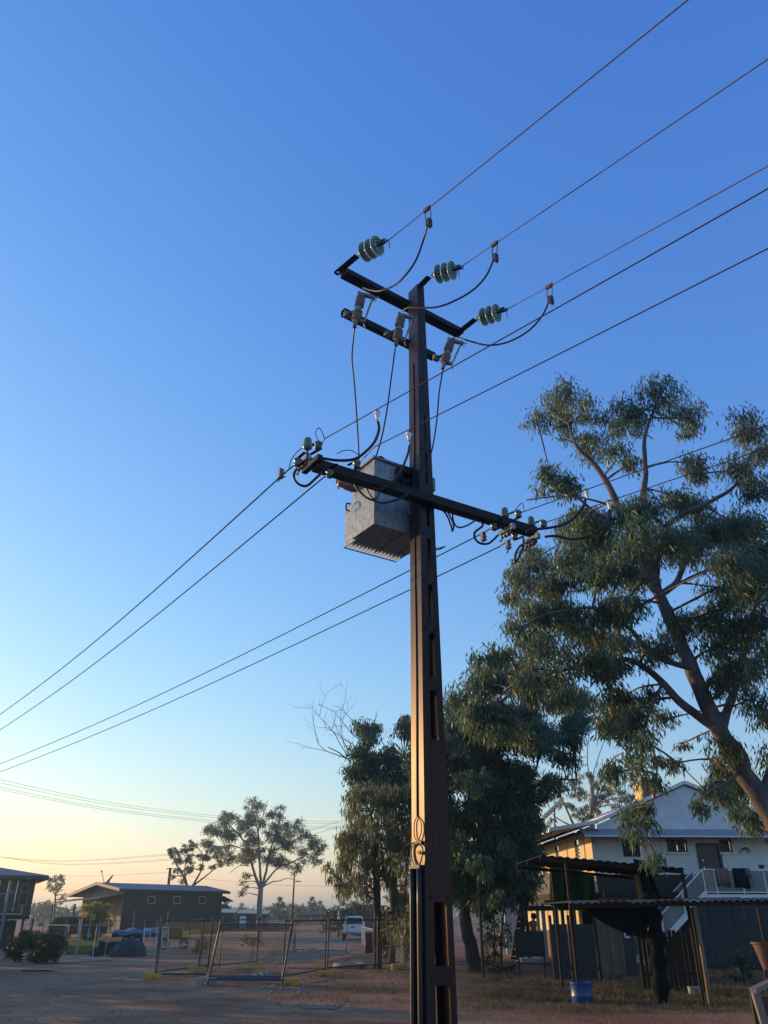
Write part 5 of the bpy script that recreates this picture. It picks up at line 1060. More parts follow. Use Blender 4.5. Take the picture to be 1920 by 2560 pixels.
# boxes and panels
def board(name, l, r, t, b, y, m, lab, cat, th=.05, dx=0):
    a, c = at(l, t, y), at(r, b, y); zt_, zb_ = a.z, max(0.0, c.z); w_ = c.x - at(l, b, y).x; xc = (at(l, b, y).x + c.x) / 2
    o = MB().prism([V(xc - w_ / 2, y, zb_), V(xc + w_ / 2, y, zb_), V(xc + w_ / 2, y, zt_), V(xc - w_ / 2, y, zt_)], V(0, th, 0)).build(name, m); tag(o, lab, cat); return o
bb_ = board('black_board', 1290, 1364, 2328, 2392, 32, 'dark_paint', 'large black board propped in front of the verandah stair', 'board')
for px in (1296, 1360): MB().tube([V(at(px, 2390, 32.1).x, 32.08, 0), V(at(px, 2390, 32.1).x, 32.08, .9)], .03, 6).build('leg', 'dark_wood', bb_)
fp = thing('tin_fence', 'dark corrugated tin fence panels behind the blue drum', 'fence', V(6.6, 29, 0))
for l, r in ((1386, 1428), (1432, 1494)):
    a, c = at(l, 2420, 29.5), at(r, 2420, 29.5); MB().sheet(V(a.x, 29.5, .02), V(c.x, 29.5, .02), Z * (at(l, 2312, 29.5).z), .075, .018, V(0, -1, 0)).build('tin_panel', 'navy_clad', fp)
for px in (1384, 1430, 1497): X_ = at(px, 2400, 29.6).x; MB().box(V(X_, 29.6, .95), (.08, .08, 1.9)).build('post', 'dark_wood', fp)
MB().bar(V(at(1386, 2400, 29.55).x, 29.54, .35), V(at(1497, 2400, 29.55).x, 29.54, .35), .04, .09).build('rail', 'dark_wood', fp)
ts = thing('timber_shed', 'brown plank shed wall lit at its left behind the sagging black cloth', 'shed', V(8.5, 32, 0))
X0, X1 = at(1495, 2400, 32).x, at(1562, 2400, 32).x; n = 8
for i in range(n): MB().box(V(X0 + (i + .5) * (X1 - X0) / n, 32 + random.uniform(-.01, .01), 1.15), ((X1 - X0) / n - .012, .03, 2.3)).build('plank', 'tan_wood', ts)
X2 = at(1592, 2400, 32).x; dd = MB().box(V((X1 + X2) / 2, 32, .85), (X2 - X1 - .03, .05, 1.66)).build('door', 'grey_weathered', ts)
MB().box(V(X1 + .10, 31.96, 1.33), (.05, .02, .32)).box(V(X1 + .2, 31.96, 1.47), (.25, .02, .05)).box(V(X1 + .18, 31.96, 1.19), (.2, .02, .05)).build('white_frame', 'white_trim', dd)
MB().box(V((X0 + X2) / 2, 32.9, 2.36), (X2 - X0 + .3, 2.2, .06)).build('roof', 'shaded_rusty_tin', ts)
pf = thing('paling_fence', 'dark timber paling fence standing behind the thick roll of cloth', 'fence', V(9.6, 26, 0))
X0, X1 = at(1598, 2400, 26).x, at(1745, 2400, 26).x; n = 13
for i in range(n):
    hh = at(1650, 2326, 26).z + random.uniform(-.05, .05); MB().box(V(X0 + (i + .5) * (X1 - X0) / n, 26 + random.uniform(-.015, .015), hh / 2), ((X1 - X0) / n - random.uniform(.012, .03), .025, hh), (V(1, 0, random.uniform(-.01, .01)).normalized(), V(0, 1, 0), Z)).build('paling', 'dark_wood', pf)
for z in (.4, 1.3): MB().box(V((X0 + X1) / 2, 26.05, z), (X1 - X0, .05, .08)).build('rail', 'dark_wood', pf)
c = V(at(1733, 2462, 24.5).x, 24.5, .08); cr_ = thing('pale_box', 'small pale plastic box lying on the dark ground behind the round carport post', 'box', c - Z * .08)
MB().box(c, (.27, .2, .15)).build('body', 'porcelain', cr_); MB().box(c + V(0, 0, .085), (.29, .22, .025)).build('lid', 'pipe_white', cr_); MB().box(c + V(.03, -.103, .02), (.07, .01, .025)).build('handle', 'iron', cr_)
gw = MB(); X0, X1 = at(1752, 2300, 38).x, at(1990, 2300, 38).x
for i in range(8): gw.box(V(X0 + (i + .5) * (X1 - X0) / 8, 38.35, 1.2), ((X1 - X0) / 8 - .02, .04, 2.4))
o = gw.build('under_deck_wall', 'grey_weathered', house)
MB().tube([V(at(1758, 2380, 30).x, 30, .85), V(at(1850, 2380, 30).x, 30, .85)], .02, 6).build('ground_rail', 'iron', house)
# clay pot and weathered timber at the right edge
pt = thing('clay_pot', 'tapered clay coloured planter tilting on a stand at the right edge', 'planter', at(1905, 2440, 17) * 1)
c = at(1920, 2425, 17); top = at(1908, 2356, 17); ax = (top - c).normalized(); L = (top - c).length
MB().lathe([(.08, 0), (.13, L * .4), (.20, L * .9), (.23, L * .92), (.235, L), (.2, L), (.18, L * .85), (.0, L * .8)], c, ax, 20).build('pot', 'terracotta', pt, smooth=False)
for dx_ in (-.12, .12): MB().tube([c + V(dx_ * .5, 0, .02), V(c.x + dx_, 17, -.02)], .03, 6).build('leg', 'dark_wood', pt)
tf = thing('timber_stand', 'weathered grey timber frame standing in the bottom right corner', 'timber frame', gnd(1935, 2600))
a, b_, c = at(1888, 2482, 14.5), at(1935, 2468, 14.9), V(at(1922, 2590, 14.5).x, 14.5, 0)
MB().bar(a + V(0, 0, .0), c + V(.02, 0, -.05), .11, .08, up=V(0, 1, 0)).build('leg', 'grey_wood', tf); MB().bar(a + V(-.03, 0, .03), b_ + V(.4, .5, .12), .12, .07).build('rail', 'grey_wood', tf); MB().bar(a + V(.12, .25, -.05), c + V(.16, .25, -.05), .1, .06, up=V(0, 1, 0)).build('leg', 'grey_wood', tf); MB().box(a + V(.5, .35, -.3), (.9, .04, .45)).build('board', 'window_dark', tf)

# ------------------------------------------------------------------ left: raised house, brown house, vehicles
def prism_roof(mb, pts, t=.08): mb.prism(pts, V(0, 0, -t)); return mb
Yh = 58
lh = thing('raised_house', 'dark raised house with a pale hipped roof at the left edge', 'house', V(at(85, 2230, Yh).x, Yh, 0))
A, B_ = at(85, 2230, Yh).x, at(-160, 2230, Yh).x; zf_, zw = at(40, 2290, Yh).z, at(40, 2191, Yh).z
n = 12; w_ = (A - B_) / n
wd = at(62, 2212, Yh), at(78, 2262, Yh)
for i in range(n): MB().box(V(B_ + (i + .5) * w_, Yh, (zf_ + zw) / 2), (w_ - .015, .06, zw - zf_)).build('wall_panel', 'house_slate', lh)
MB().box(V(A - .03, Yh + 4, (zf_ + zw) / 2), (.06, 8, zw - zf_)).build('side_wall', 'house_slate', lh)
ov = at(108, 2196, Yh - .6).x; rz = at(50, 2168, Yh + 3).z
e0, e1 = V(ov, Yh - .7, zw + .05), V(B_ - 2, Yh - .7, zw + .05); r0, r1 = V(A - 4.2, Yh + 4, zw + .95), V(B_ - 2, Yh + 4, zw + .95); f0_, f1_ = V(ov, Yh + 8.7, zw + .05), V(B_ - 2, Yh + 8.7, zw + .05)
m = MB(); m.prism([e0, e1, r1, r0], V(0, 0, -.06)); m.build('roof_slope', 'old_roof', lh); MB().prism([e0, r0, f0_], V(0, 0, -.06)).build('roof_slope', 'old_roof', lh); MB().prism([f0_, r0, r1, f1_], V(0, 0, -.06)).build('roof_slope', 'old_roof', lh)
m = MB(); m.box((e0 + e1) / 2 + V(0, -.01, -.16), ((e0 - e1).length, .04, .22)); m.box((e0 + f0_) / 2 + V(.01, 0, -.16), (.04, 9.4, .22)); m.build('fascia', 'house_slate', lh)
MB().box(V((A + B_) / 2, Yh + 4, zf_ - .1), (A - B_, 8.2, .2)).build('floor', 'dark_wood', lh)
MB().box(V((A + B_) / 2 - .3, Yh - .06, zf_ + .12), (A - B_ - .6, .05, .07)).build('pale_trim', 'pipe_white', lh)
f = MB(); x0, x1, z0, z1 = at(52, 2240, Yh).x, at(70, 2240, Yh).x, at(50, 2262, Yh).z, at(50, 2212, Yh).z
for c, s in (((x0 + x1) / 2, z1), ((x0 + x1) / 2, z0), ((x0 + x1) / 2, z0 + (z1 - z0) * .66)): f.box(V(c, Yh - .06, s), (x1 - x0 + .06, .05, .05))
for c in (x0, x1): f.box(V(c, Yh - .06, (z0 + z1) / 2), (.05, .05, z1 - z0))
fo = f.build('window', 'galv_dark', lh); MB().box(V((x0 + x1) / 2, Yh - .045, (z0 + z1) / 2), (x1 - x0, .02, z1 - z0)).build('pane', 'window_glass', fo)
for px in (82, 60, 20, -40): X_ = at(px, 2330, Yh + .3).x; MB().box(V(X_, Yh + .3, zf_ / 2 - .1), (.12, .12, zf_)).build('stump', 'grey_weathered', lh)
MB().box(V(at(12, 2330, Yh).x - 1.5, Yh + 1.2, .8), (4.6, .1, 1.6)).build('under_wall', 'house_slate', lh)
lh.rotation_euler = (0, 0, R(27))
yp = thing('yard_pole', 'pale slim pole standing in front of the raised house', 'pole', V(at(8, 2370, 46).x, 46, 0)); X_ = at(28, 2200, 46).x; MB().tube([V(X_, 46, -.1), V(X_, 46, at(28, 2203, 46).z)], .075, 8).build('shaft', 'galv_dark', yp); MB().bar(V(X_ - .5, 46, 2.9), V(X_ + .3, 46, 3.0), .05, .07).build('crossbar', 'galv_dark', yp)

bh = thing('brown_house', 'low brown house with a pale roof and a gable end glowing orange', 'house', V(-24, 84, 0))
psi = R(140); gn = V(-math.sin(psi), math.cos(psi), 0); lw = -gn; gd = V(gn.y, -gn.x, 0); 
if gd.x > 0: gd = -gd
C0_ = at(308, 2260, 80); C0_.z = 0
def bp(a, b, z): return C0_ + lw * a + gd * b + Z * z     # a along the long wall, b along the gable
LEN, WID, EZ, RZ = 11.6, 7.0, 4.0, 4.62
n = 16
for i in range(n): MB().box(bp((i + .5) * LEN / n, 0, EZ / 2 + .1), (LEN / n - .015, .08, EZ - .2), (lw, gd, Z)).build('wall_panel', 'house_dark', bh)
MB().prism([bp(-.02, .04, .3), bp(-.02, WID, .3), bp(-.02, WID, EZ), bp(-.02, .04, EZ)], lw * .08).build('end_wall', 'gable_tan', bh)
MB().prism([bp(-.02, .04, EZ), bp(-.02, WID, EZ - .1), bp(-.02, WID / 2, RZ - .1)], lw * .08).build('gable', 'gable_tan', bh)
MB().prism([bp(-.9, -.5, EZ + .02), bp(LEN + .6, -.5, EZ + .02), bp(LEN + .6, WID / 2, RZ), bp(-.9, WID / 2, RZ)], V(0, 0, .07)).build('roof_slope', 'old_roof', bh)
MB().prism([bp(-.9, WID / 2, RZ), bp(LEN + .6, WID / 2, RZ), bp(LEN + .6, WID + 2.0, 3.5), bp(-.9, WID + 2.0, 3.5)], V(0, 0, .07)).build('roof_slope', 'old_roof', bh)
MB().bar(bp(-.95, -.5, EZ + .0), bp(-.95, WID / 2 + .02, RZ - .02), .05, .26).build('barge_board', 'fascia', bh); MB().bar(bp(-.952, WID / 2, RZ - .02), bp(-.952, WID + 2, 3.48), .05, .26).build('barge_board', 'fascia', bh)
MB().bar(bp(-.9, -.52, EZ - .05), bp(LEN + .6, -.52, EZ - .05), .05, .2).build('fascia', 'house_dark', bh)
MB().prism([bp(-2.6, -.2, EZ - .75), bp(-.1, -.2, EZ - .35), bp(-.1, WID + 1.6, EZ - .75), bp(-2.6, WID + 1.6, EZ - 1.1)], V(0, 0, .06)).build('porch_roof', 'house_slate', bh)
for b in (0, 4.2, 8.2): MB().box(bp(-2.4, b, 1.4), (.12, .12, 2.9), (lw, gd, Z)).build('porch_post', 'dark_wood', bh)
for px in (378, 442, 505):
    r = ray(px, 2250); k = (bp(0, -.05, 0) - EYE).dot(gd) / r.dot(gd); p = EYE + r * k; a = (p - C0_).dot(lw); zz = p.z
    f = MB()
    for dz in (-.3, .3): f.box(bp(a, -.09, zz + dz), (.8, .08, .07), (lw, gd, Z))
    for da in (-.37, .37): f.box(bp(a + da, -.09, zz), (.07, .08, .54), (lw, gd, Z))
    fo = f.build('window', 'pipe_white', bh); MB().box(bp(a, -.06, zz), (.7, .03, .54), (lw, gd, Z)).build('pane', 'window_glass', fo); MB().box(bp(a - .62, -.05, zz), (.35, .05, .56), (lw, gd, Z)).build('shutter', 'house_slate', fo)
MB().prism([bp(LEN, -.3, 3.6), bp(LEN + 1.3, -.3, 3.15), bp(LEN + 1.3, 2, 3.15), bp(LEN, 2, 3.6)], V(0, 0, .06)).build('side_awning', 'house_dark', bh); MB().bar(bp(LEN + 1.1, 0, 3.15), bp(LEN + .05, 0, 2.4), .05, .05).build('awning_brace', 'house_dark', bh)
f = MB(); f.box(bp(-.04, 1.6, 2.2), (.06, 1.0, 1.2), (lw, gd, Z)); fo = f.build('window', 'fascia', bh); MB().box(bp(-.075, 1.6, 2.2), (.03, .8, 1.0), (lw, gd, Z)).build('pane', 'window_glass', fo)
sd = thing('satellite_dish', 'satellite dish seen edge on above the brown house roof', 'satellite dish', bp(-.2, 2.6, RZ)); c = at(272, 2200, 81); ax = V(-.75, -.2, .62).normalized()
MB().lathe([(.0, -.12), (.3, -.09), (.55, -.01), (.62, .03), (.6, .04), (.3, -.06), (.0, -.09)], c, ax, 20).build('dish', 'galv', sd, smooth=True); MB().tube([c - ax * .1, V(c.x + .05, c.y, RZ - .1)], .05, 6).build('mount', 'iron', sd); MB().tube(curve([c - V(0, 0, .55), c + ax * .5 - V(0, 0, .5), c + ax * .95 + V(0, 0, .1)]), .03, 5).box(c + ax * .97 + V(0, 0, .12), (.12, .12, .16)).build('feed_arm', 'iron', sd)

def wheel(c, r, w, parent, ax=V(0, 1, 0)):
    t = MB().lathe([(r * .62, -w / 2), (r * .95, -w / 2), (r, -w * .3), (r, w * .3), (r * .95, w / 2), (r * .62, w / 2)], c, ax, 20, closed=True).build('wheel', 'tyre', parent, smooth=False)
    MB().lathe([(.0, -w * .42), (r * .6, -w * .42), (r * .63, 0), (r * .6, w * .42), (.0, w * .42)], c, ax, 14).build('rim', 'galv', t)
def side_car(name, lab, cat, X0, X1, Y, body, roofm, paint, group=None, y_w=1.8):
    """vehicle in profile: body outline (x fraction, z) extruded, glasshouse above, real wheels"""
    t = thing(name, lab, cat, V((X0 + X1) / 2, Y, 0), group); L = X1 - X0
    def P(f, z, y): return V(X0 + L * f, Y + y, z)
    MB().prism([P(f, z, -y_w / 2) for f, z in body], V(0, y_w, 0)).build('body', paint, t)
    MB().prism([P(f, z, -y_w / 2 + .08) for f, z in roofm], V(0, y_w - .16, 0)).build('cabin', paint, t)
    return t, P
Xa, Xb = at(128, 2330, 76).x, at(262, 2330, 76).x
suv, P = side_car('parked_car', 'dark four wheel drive parked side on at the brown house porch', 'car', Xa, Xb, 76,
    [(0, .55), (.0, 1.0), (.02, 1.1), (.68, 1.12), (.95, 1.02), (.99, .9), (1, .5), (.88, .45), (.86, .6), (.78, .68), (.70, .6), (.68, .45), (.30, .45), (.28, .6), (.2, .68), (.12, .6), (.10, .45)],
    [(.03, 1.1), (.09, 1.68), (.13, 1.76), (.50, 1.78), (.56, 1.74), (.68, 1.12)], 'car_black')
for f0_, f1_ in ((.11, .27), (.29, .43), (.45, .60)): MB().prism([P(f0_, 1.18, -.835), P(f1_ + (.03 if f1_ > .5 else 0), 1.18, -.835), P(f1_ - .04, 1.64, -.835), P(f0_ + .01, 1.64, -.835)], V(0, .02, 0)).build('window', 'window_glass', suv)
for f in (.2, .78):
    for s in (-.8, .8): wheel(P(f, .38, s), .38, .24, suv)
MB().tube([P(.14, 1.84, -.7), P(.5, 1.86, -.7)], .025, 5).build('roof_rail', 'chrome', suv); MB().box(P(.965, .88, -.75), (.2, .3, .14)).build('headlight', 'chrome', suv); MB().box(P(.006, .95, -.75), (.04, .2, .3)).build('tail_lamp', 'red_lamp', suv); MB().lathe([(.36, -.1), (.36, .1)], P(-.03, .98, 0), V(1, 0, 0), 16).build('spare_wheel', 'tyre', suv)
MB().box(P(.62, 1.2, -.98), (.1, .2, .16)).build('mirror', 'car_black', suv)

# white utility truck seen from behind
Yu = 74; ux = at(882, 2330, Yu).x; ut = thing('utility_truck', 'white utility truck seen from behind on the gravel road', 'truck', V(ux, Yu, 0)); hw = .92
def up_(x, y, z): return V(ux + x, Yu + y, z)
MB().prism([up_(-hw, 0, .62), up_(hw, 0, .62), up_(hw, 0, 1.16), up_(-hw, 0, 1.16)], V(0, 2.3, 0)).build('tray', 'car_white', ut)
MB().prism([up_(-hw + .06, -.03, .74), up_(hw - .06, -.03, .74), up_(hw - .06, -.03, 1.2), up_(-hw + .06, -.03, 1.2)], V(0, .028, 0)).build('tailgate', 'car_white', ut)
cab = MB(); cab.prism([up_(-hw + .02, 2.35, .6), up_(hw - .02, 2.35, .6), up_(hw - .02, 2.35, 1.2), up_(hw - .2, 2.5, 1.78), up_(.4, 2.5, 1.84), up_(-.4, 2.5, 1.84), up_(-hw + .2, 2.5, 1.78), up_(-hw + .02, 2.35, 1.2)], V(0, 1.7, 0)); cab.build('cab', 'car_white', ut)
MB().prism([up_(-hw + .14, 2.34, 1.24), up_(hw - .14, 2.34, 1.24), up_(hw - .26, 2.44, 1.7), up_(-hw + .26, 2.44, 1.7)], V(0, .02, 0)).build('rear_window', 'window_glass', ut)
MB().prism([up_(-hw, 4.0, .5), up_(hw, 4.0, .5), up_(hw, 4.0, 1.1), up_(-hw, 4.0, 1.1)], V(0, 1.3, 0)).build('bonnet', 'car_white', ut)
for s in (-1, 1): MB().box(up_(s * (hw - .06), -.03, .92), (.12, .05, .36)).build('tail_lamp', 'red_lamp', ut)
MB().box(up_(0, -.1, .56), (1.7, .16, .14)).build('bumper', 'galv_dark', ut); MB().box(up_(-.02, -.045, 1.02), (.24, .03, .1)).build('tailgate_handle', 'iron', ut); MB().box(up_(.35, -.19, .56), (.34, .02, .1)).build('number_plate', 'pipe_white', ut)
for y in (.9, 4.4):
    for s in (-1, 1): wheel(up_(s * .78, y, .37), .37, .24, ut, V(1, 0, 0))
# wheelie bin
Yb = 48.5; bx = at(926, 2360, Yb).x; bn = thing('wheelie_bin', 'dark green wheelie bin with its lid shut beside the fence', 'bin', V(bx, Yb, 0))
def bq(x, y, z): return V(bx + x, Yb + y, z)
MB().add([bq(-.24, -.26, .06), bq(.24, -.26, .06), bq(.24, .2, .06), bq(-.24, .2, .06), bq(-.29, -.34, 1.0), bq(.29, -.34, 1.0), bq(.29, .34, 1.0), bq(-.29, .34, 1.0)], [(3, 2, 1, 0), (4, 5, 6, 7), (0, 1, 5, 4), (1, 2, 6, 5), (2, 3, 7, 6), (3, 0, 4, 7)]).build('body', 'bin_green', bn)
MB().prism([bq(-.31, -.38, .985), bq(.31, -.38, .985), bq(.31, -.36, 1.04), bq(.27, -.1, 1.1), bq(-.27, -.1, 1.1), bq(-.31, -.36, 1.04)], V(0, .72, 0)).build('lid', 'bin_green', bn)
for s in (-.27, .27): MB().lathe([(.1, -.03), (.1, .03)], bq(s, .24, .1), V(1, 0, 0), 14).build('wheel', 'tyre', bn)
MB().tube([bq(-.22, .4, 1.0), bq(.22, .4, 1.0)], .018, 6).build('handle', 'bin_green', bn)
# shed behind, far sheds
ds = thing('dark_red_shed', 'dark red shed wall half hidden behind the weeping gum trunk', 'shed', at(905, 2330, 92)); X0, X1 = at(888, 2300, 92).x, at(962, 2300, 92).x
for i in range(8): MB().box(V(X0 + (i + .5) * (X1 - X0) / 8, 92, 1.35), ((X1 - X0) / 8 - .02, .06, 2.7)).build('wall_panel', 'dark_red', ds)
MB().box(V((X0 + X1) / 2, 93.5, 2.78), (X1 - X0 + .6, 4, .1)).build('roof', 'dark_red', ds)
for l, r, t, b, Y, lab, wm in ((528, 585, 2279, 2318, 118, 'low grey shed with a pale roof just right of the brown house', 'grey_weathered'), (590, 668, 2282, 2318, 125, 'low shed with a bright white end wall behind the fence panels', 'house_dark')):
    s = thing('far_shed', lab, 'shed', V(at((l + r) / 2, 2318, Y).x, Y, 0)); X0, X1 = at(l, 2300, Y).x, at(r, 2300, Y).x; zt_ = at(l, t + 2, Y).z
    MB().box(V((X0 + X1) / 2, Y + 1.5, zt_ / 2), (X1 - X0 - .3, 3, zt_)).build('wall', wm, s); MB().prism([V(X0, Y - .4, zt_), V(X1, Y - .4, zt_ - .1), V(X1, Y + 3.4, zt_ + .3), V(X0, Y + 3.4, zt_ + .4)], V(0, 0, .1)).build('roof', 'fascia', s)
    if l == 590: MB().box(V(at(607, 2300, Y).x, Y - .06, zt_ * .45), (.9, .08, zt_ * .8)).build('white_door', 'white_clad', s)
    MB().box(V(X0 + (X1 - X0) * .7, Y - .03, zt_ * .5), (.8, .05, .7)).build('window', 'window_glass', s)
tk = thing('water_tank', 'small rusty tank and box beside the brown house wall at the skyline', 'tank', V(at(556, 2275, 120).x, 124, 0)); MB().lathe([(.9, 0), (.95, .1), (.95, 3.0), (.6, 3.3), (.0, 3.35)], V(at(556, 2275, 124).x, 124, 0), Z, 18).build('tank', 'house_dark', tk)

# trailer with blue tarp, rubbish heap, white gate
tl = thing('covered_trailer', 'trailer heaped with goods under a pale blue tarpaulin before the brown house', 'trailer', V(at(335, 2350, 60).x, 60, 0)); Xa, Xb = at(280, 2340, 60).x, at(392, 2340, 60).x
MB().box(V((Xa + Xb) / 2, 60.8, .72), (Xb - Xa, 1.7, .3)).build('tray', 'iron', tl)
def tarp():
    m = MB(); nx, ny = 22, 8; vs = []; r_ = random.Random(5)
    for i in range(nx + 1):
        for j in range(ny + 1):
            s, t = i / nx, j / ny; e = min(s, 1 - s, t, 1 - t) * 2; vs.append(V(Xa - .15 + (Xb - Xa + .3) * s, 59.8 + 2 * t, .75 + .28 * min(1, e * 3.2) + .08 * math.sin(s * 15 + t * 4) + r_.uniform(-.03, .03)))
    m.add(vs, [(i * (ny + 1) + j, (i + 1) * (ny + 1) + j, (i + 1) * (ny + 1) + j + 1, i * (ny + 1) + j + 1) for i in range(nx) for j in range(ny)]); return m.build('tarpaulin', 'tarp_blue', tl, smooth=True)
tarp()
for f in (.35, .6): wheel(V(Xa + (Xb - Xa) * f, 59.9, .33), .33, .2, tl)
hp = thing('rubbish_heap', 'rounded dark heap under black sheeting at the edge of the lawn', 'heap', V(at(318, 2380, 46).x, 46, 0)); hx = at(318, 2370, 46).x
m = MB(); nx = 18; vs = []; r_ = random.Random(8)
for i in range(nx + 1):
    for j in range(nx + 1):
        s, t = i / nx * 2 - 1, j / nx * 2 - 1; q = max(0, 1 - (s * s + t * t)); vs.append(V(hx + s * .95, 46.3 + t * .8, -.05 + (.75 + .22 * math.sin(s * 9 + 1) * math.cos(t * 6)) * q ** .4 + r_.uniform(-.09, .09) * q))
m.add(vs, [(i * (nx + 1) + j, (i + 1) * (nx + 1) + j, (i + 1) * (nx + 1) + j + 1, i * (nx + 1) + j + 1) for i in range(nx) for j in range(nx)]); m.build('sheeting', 'dark_sheet', hp, smooth=True)
sk_ = thing('block_stack', 'row of upright grey blocks leaning beside the black heap', 'blocks', V(at(268, 2380, 47).x, 47, 0))
for i in range(6): MB().box(V(at(250, 2370, 47).x + i * .2, 47 + .06 * (i % 2), .33), (.14, .3, .66 - .04 * (i % 3)), (V(1, 0, .1 * (i % 2)).normalized(), V(0, 1, 0), Z)).build('block', 'grey_weathered', sk_)
o = MB().lathe([(.0, .0), (.2, .02), (.24, .2), (.2, .36), (.1, .42), (.0, .42)], V(at(237, 2376, 46).x, 46, 0), Z, 14).build('pale_urn', 'grey_weathered', smooth=True); tag(o, 'pale rounded pot on the edge of the green lawn', 'pot')
gt = thing('white_gate', 'white steel frame gate leaning among the junk left of the fence', 'gate', V(at(388, 2370, 50).x, 50, 0))
g0, g1, g2, g3 = at(356, 2374, 49.5), at(362, 2322, 50.2), at(422, 2318, 50.2), at(482, 2360, 49.5)
for a, b_ in ((g0, g1), (g1, g2), (g0, g3)): MB().bar(a, b_, .07, .07).build('frame', 'gate_white', gt)
for f in (.25, .5, .75, 1.0): MB().bar(g0.lerp(g3, f * .5), g1.lerp(g2, f), .05, .05).build('bar', 'gate_white', gt)
ld = thing('junk_trailer', 'old low trailer with yellow ends standing behind the white gate', 'trailer', V(at(440, 2370, 55).x, 55, 0)); Xa, Xb = at(404, 2350, 55).x, at(468, 2350, 55).x
MB().box(V((Xa + Xb) / 2, 55.6, .62), (Xb - Xa, 1.3, .12)).build('tray', 'iron', ld); MB().box(V((Xa + Xb) / 2, 55.3, .95), ((Xb - Xa) * .5, .8, .55)).build('engine', 'iron', ld)
for f in (.12, .88): MB().box(V(Xa + (Xb - Xa) * f, 55.2, .85), (.28, .5, .4)).build('yellow_end', 'yellow_block', ld); wheel(V(Xa + (Xb - Xa) * f, 55, .3), .3, .18, ld)
bb2 = shrub('dark tangled bush between the fence panels and the old trailer', 478, 530, 2335, 2385, 50, 61, 'hedge_leaf', .16, .05, 7, n=14)
bb3 = shrub('small dark bush behind the fence panels near the gravel road', 595, 660, 2332, 2362, 62, 62, 'hedge_leaf', .16, .06, 6, n=14)
# left yard fence and its little signs
yf = thing('yard_fence', 'pale pipe and wire fence round the yard of the left houses', 'fence', V(-15, 46, 0))
posts = [(50, 2388, 46), (98, 2388, 46), (160, 2392, 44), (186, 2388, 44.2), (192, 2388, 44.3), (232, 2386, 45), (262, 2384, 46)]
tops = []
for px, py, Y in posts:
    X_ = at(px, py, Y).x; hgt = 1.75 if px in (186, 192) else 1.5; MB().tube([V(X_, Y, -.1), V(X_, Y, hgt)], .025, 7).build('post', 'pipe_white', yf); tops.append(V(X_, Y, 1.45))
MB().tube(tops, .02, 6).build('top_rail', 'pipe_white', yf)
for z in (.4, .9): MB().tube([p - Z * (1.45 - z) for p in tops], .006, 4).build('wire', 'grey_wire', yf)
rf = thing('rear_fence', 'far thin wire fence with white posts behind the parked dark car', 'fence', V(-28, 70, 0))
for k, px in enumerate((50, 72, 105, 120, 163, 198, 222, 247, 285, 330, 360, 390, 415)): Y = 70 - k * .5; X_ = at(px, 2330, Y).x; MB().tube([V(X_, Y, -.1), V(X_, Y, 1.6 if k % 3 else 2.2)], .04, 6).build('post', 'pipe_white', rf)
MB().tube([V(at(50, 2330, 70).x, 70, 1.5), V(at(415, 2330, 64).x, 64, 1.5)], .015, 5).build('wire', 'grey_wire', rf)
for (px, py, Y, w, hgt, lab) in ((102, 2311, 68, .36, .32, 'small yellow notice on the rear fence left of the dark car'), (232, 2293, 66, .4, .4, 'yellow notice on the fence in front of the dark car bonnet'), (488, 2330, 38, .36, .2, 'yellow notice wired to the temporary fence')):
    c = at(px, py, Y); s = thing('notice', lab, 'sign', c, 'yellow notices on the fences'); MB().box(c, (w, .02, hgt)).build('plate', 'sign_yellow', s)
    for k in range(3): MB().box(c + V(0, -.013, hgt * (.25 - .25 * k)), (w * .7, .006, hgt * .08)).build('line', 'sign_ink', s)
o = MB().lathe([(.2, 0), (.2, .45), (.0, .45)], V(at(827, 2296, 84).x, 84, 1.6), Z, 12).build('red_drum', 'sign_red'); 
tag(o, 'small red drum raised on a stand beyond the temporary fence', 'drum'); MB().box(V(at(827, 2296, 84).x, 84, .8), (.08, .08, 1.6)).build('stand', 'grey_weathered', o)
o = MB().lathe([(.16, 0), (.12, .3), (.03, .75), (.0, .76)], V(at(847, 2290, 84).x, 84, 1.55), Z, 12).build('pale_cone', 'cream_wall'); tag(o, 'small pale cone standing on a post by the white truck', 'cone'); MB().box(V(at(847, 2290, 84).x, 84, .77), (.16, .16, 1.55)).build('post', 'grey_weathered', o)
# light poles far off
lp = thing('far_light_pole', 'slim far pole with a short arm right of the round gum', 'pole', V(at(734, 2330, 105).x, 105, 0)); p = at(736, 2186, 105); MB().tube([V(p.x, 105, 0), p], [.14, .08], 7).build('shaft', 'bark_dark', lp); MB().tube([at(736, 2205, 105), at(752, 2203, 105)], .05, 5).build('arm', 'bark_dark', lp)
pp = thing('far_power_pole', 'far power pole with a crossarm behind the brown house roof', 'power pole', V(at(422, 2300, 118).x, 118, 0)); p = at(426, 2170, 118); MB().tube([V(p.x, 118, 0), p], [.22, .18], 8).build('shaft', 'bark_dark', pp); MB().bar(p + V(-.5, 0, -.1), p + V(.3, 0, -.05), .12, .12).build('crossarm', 'bark_dark', pp)

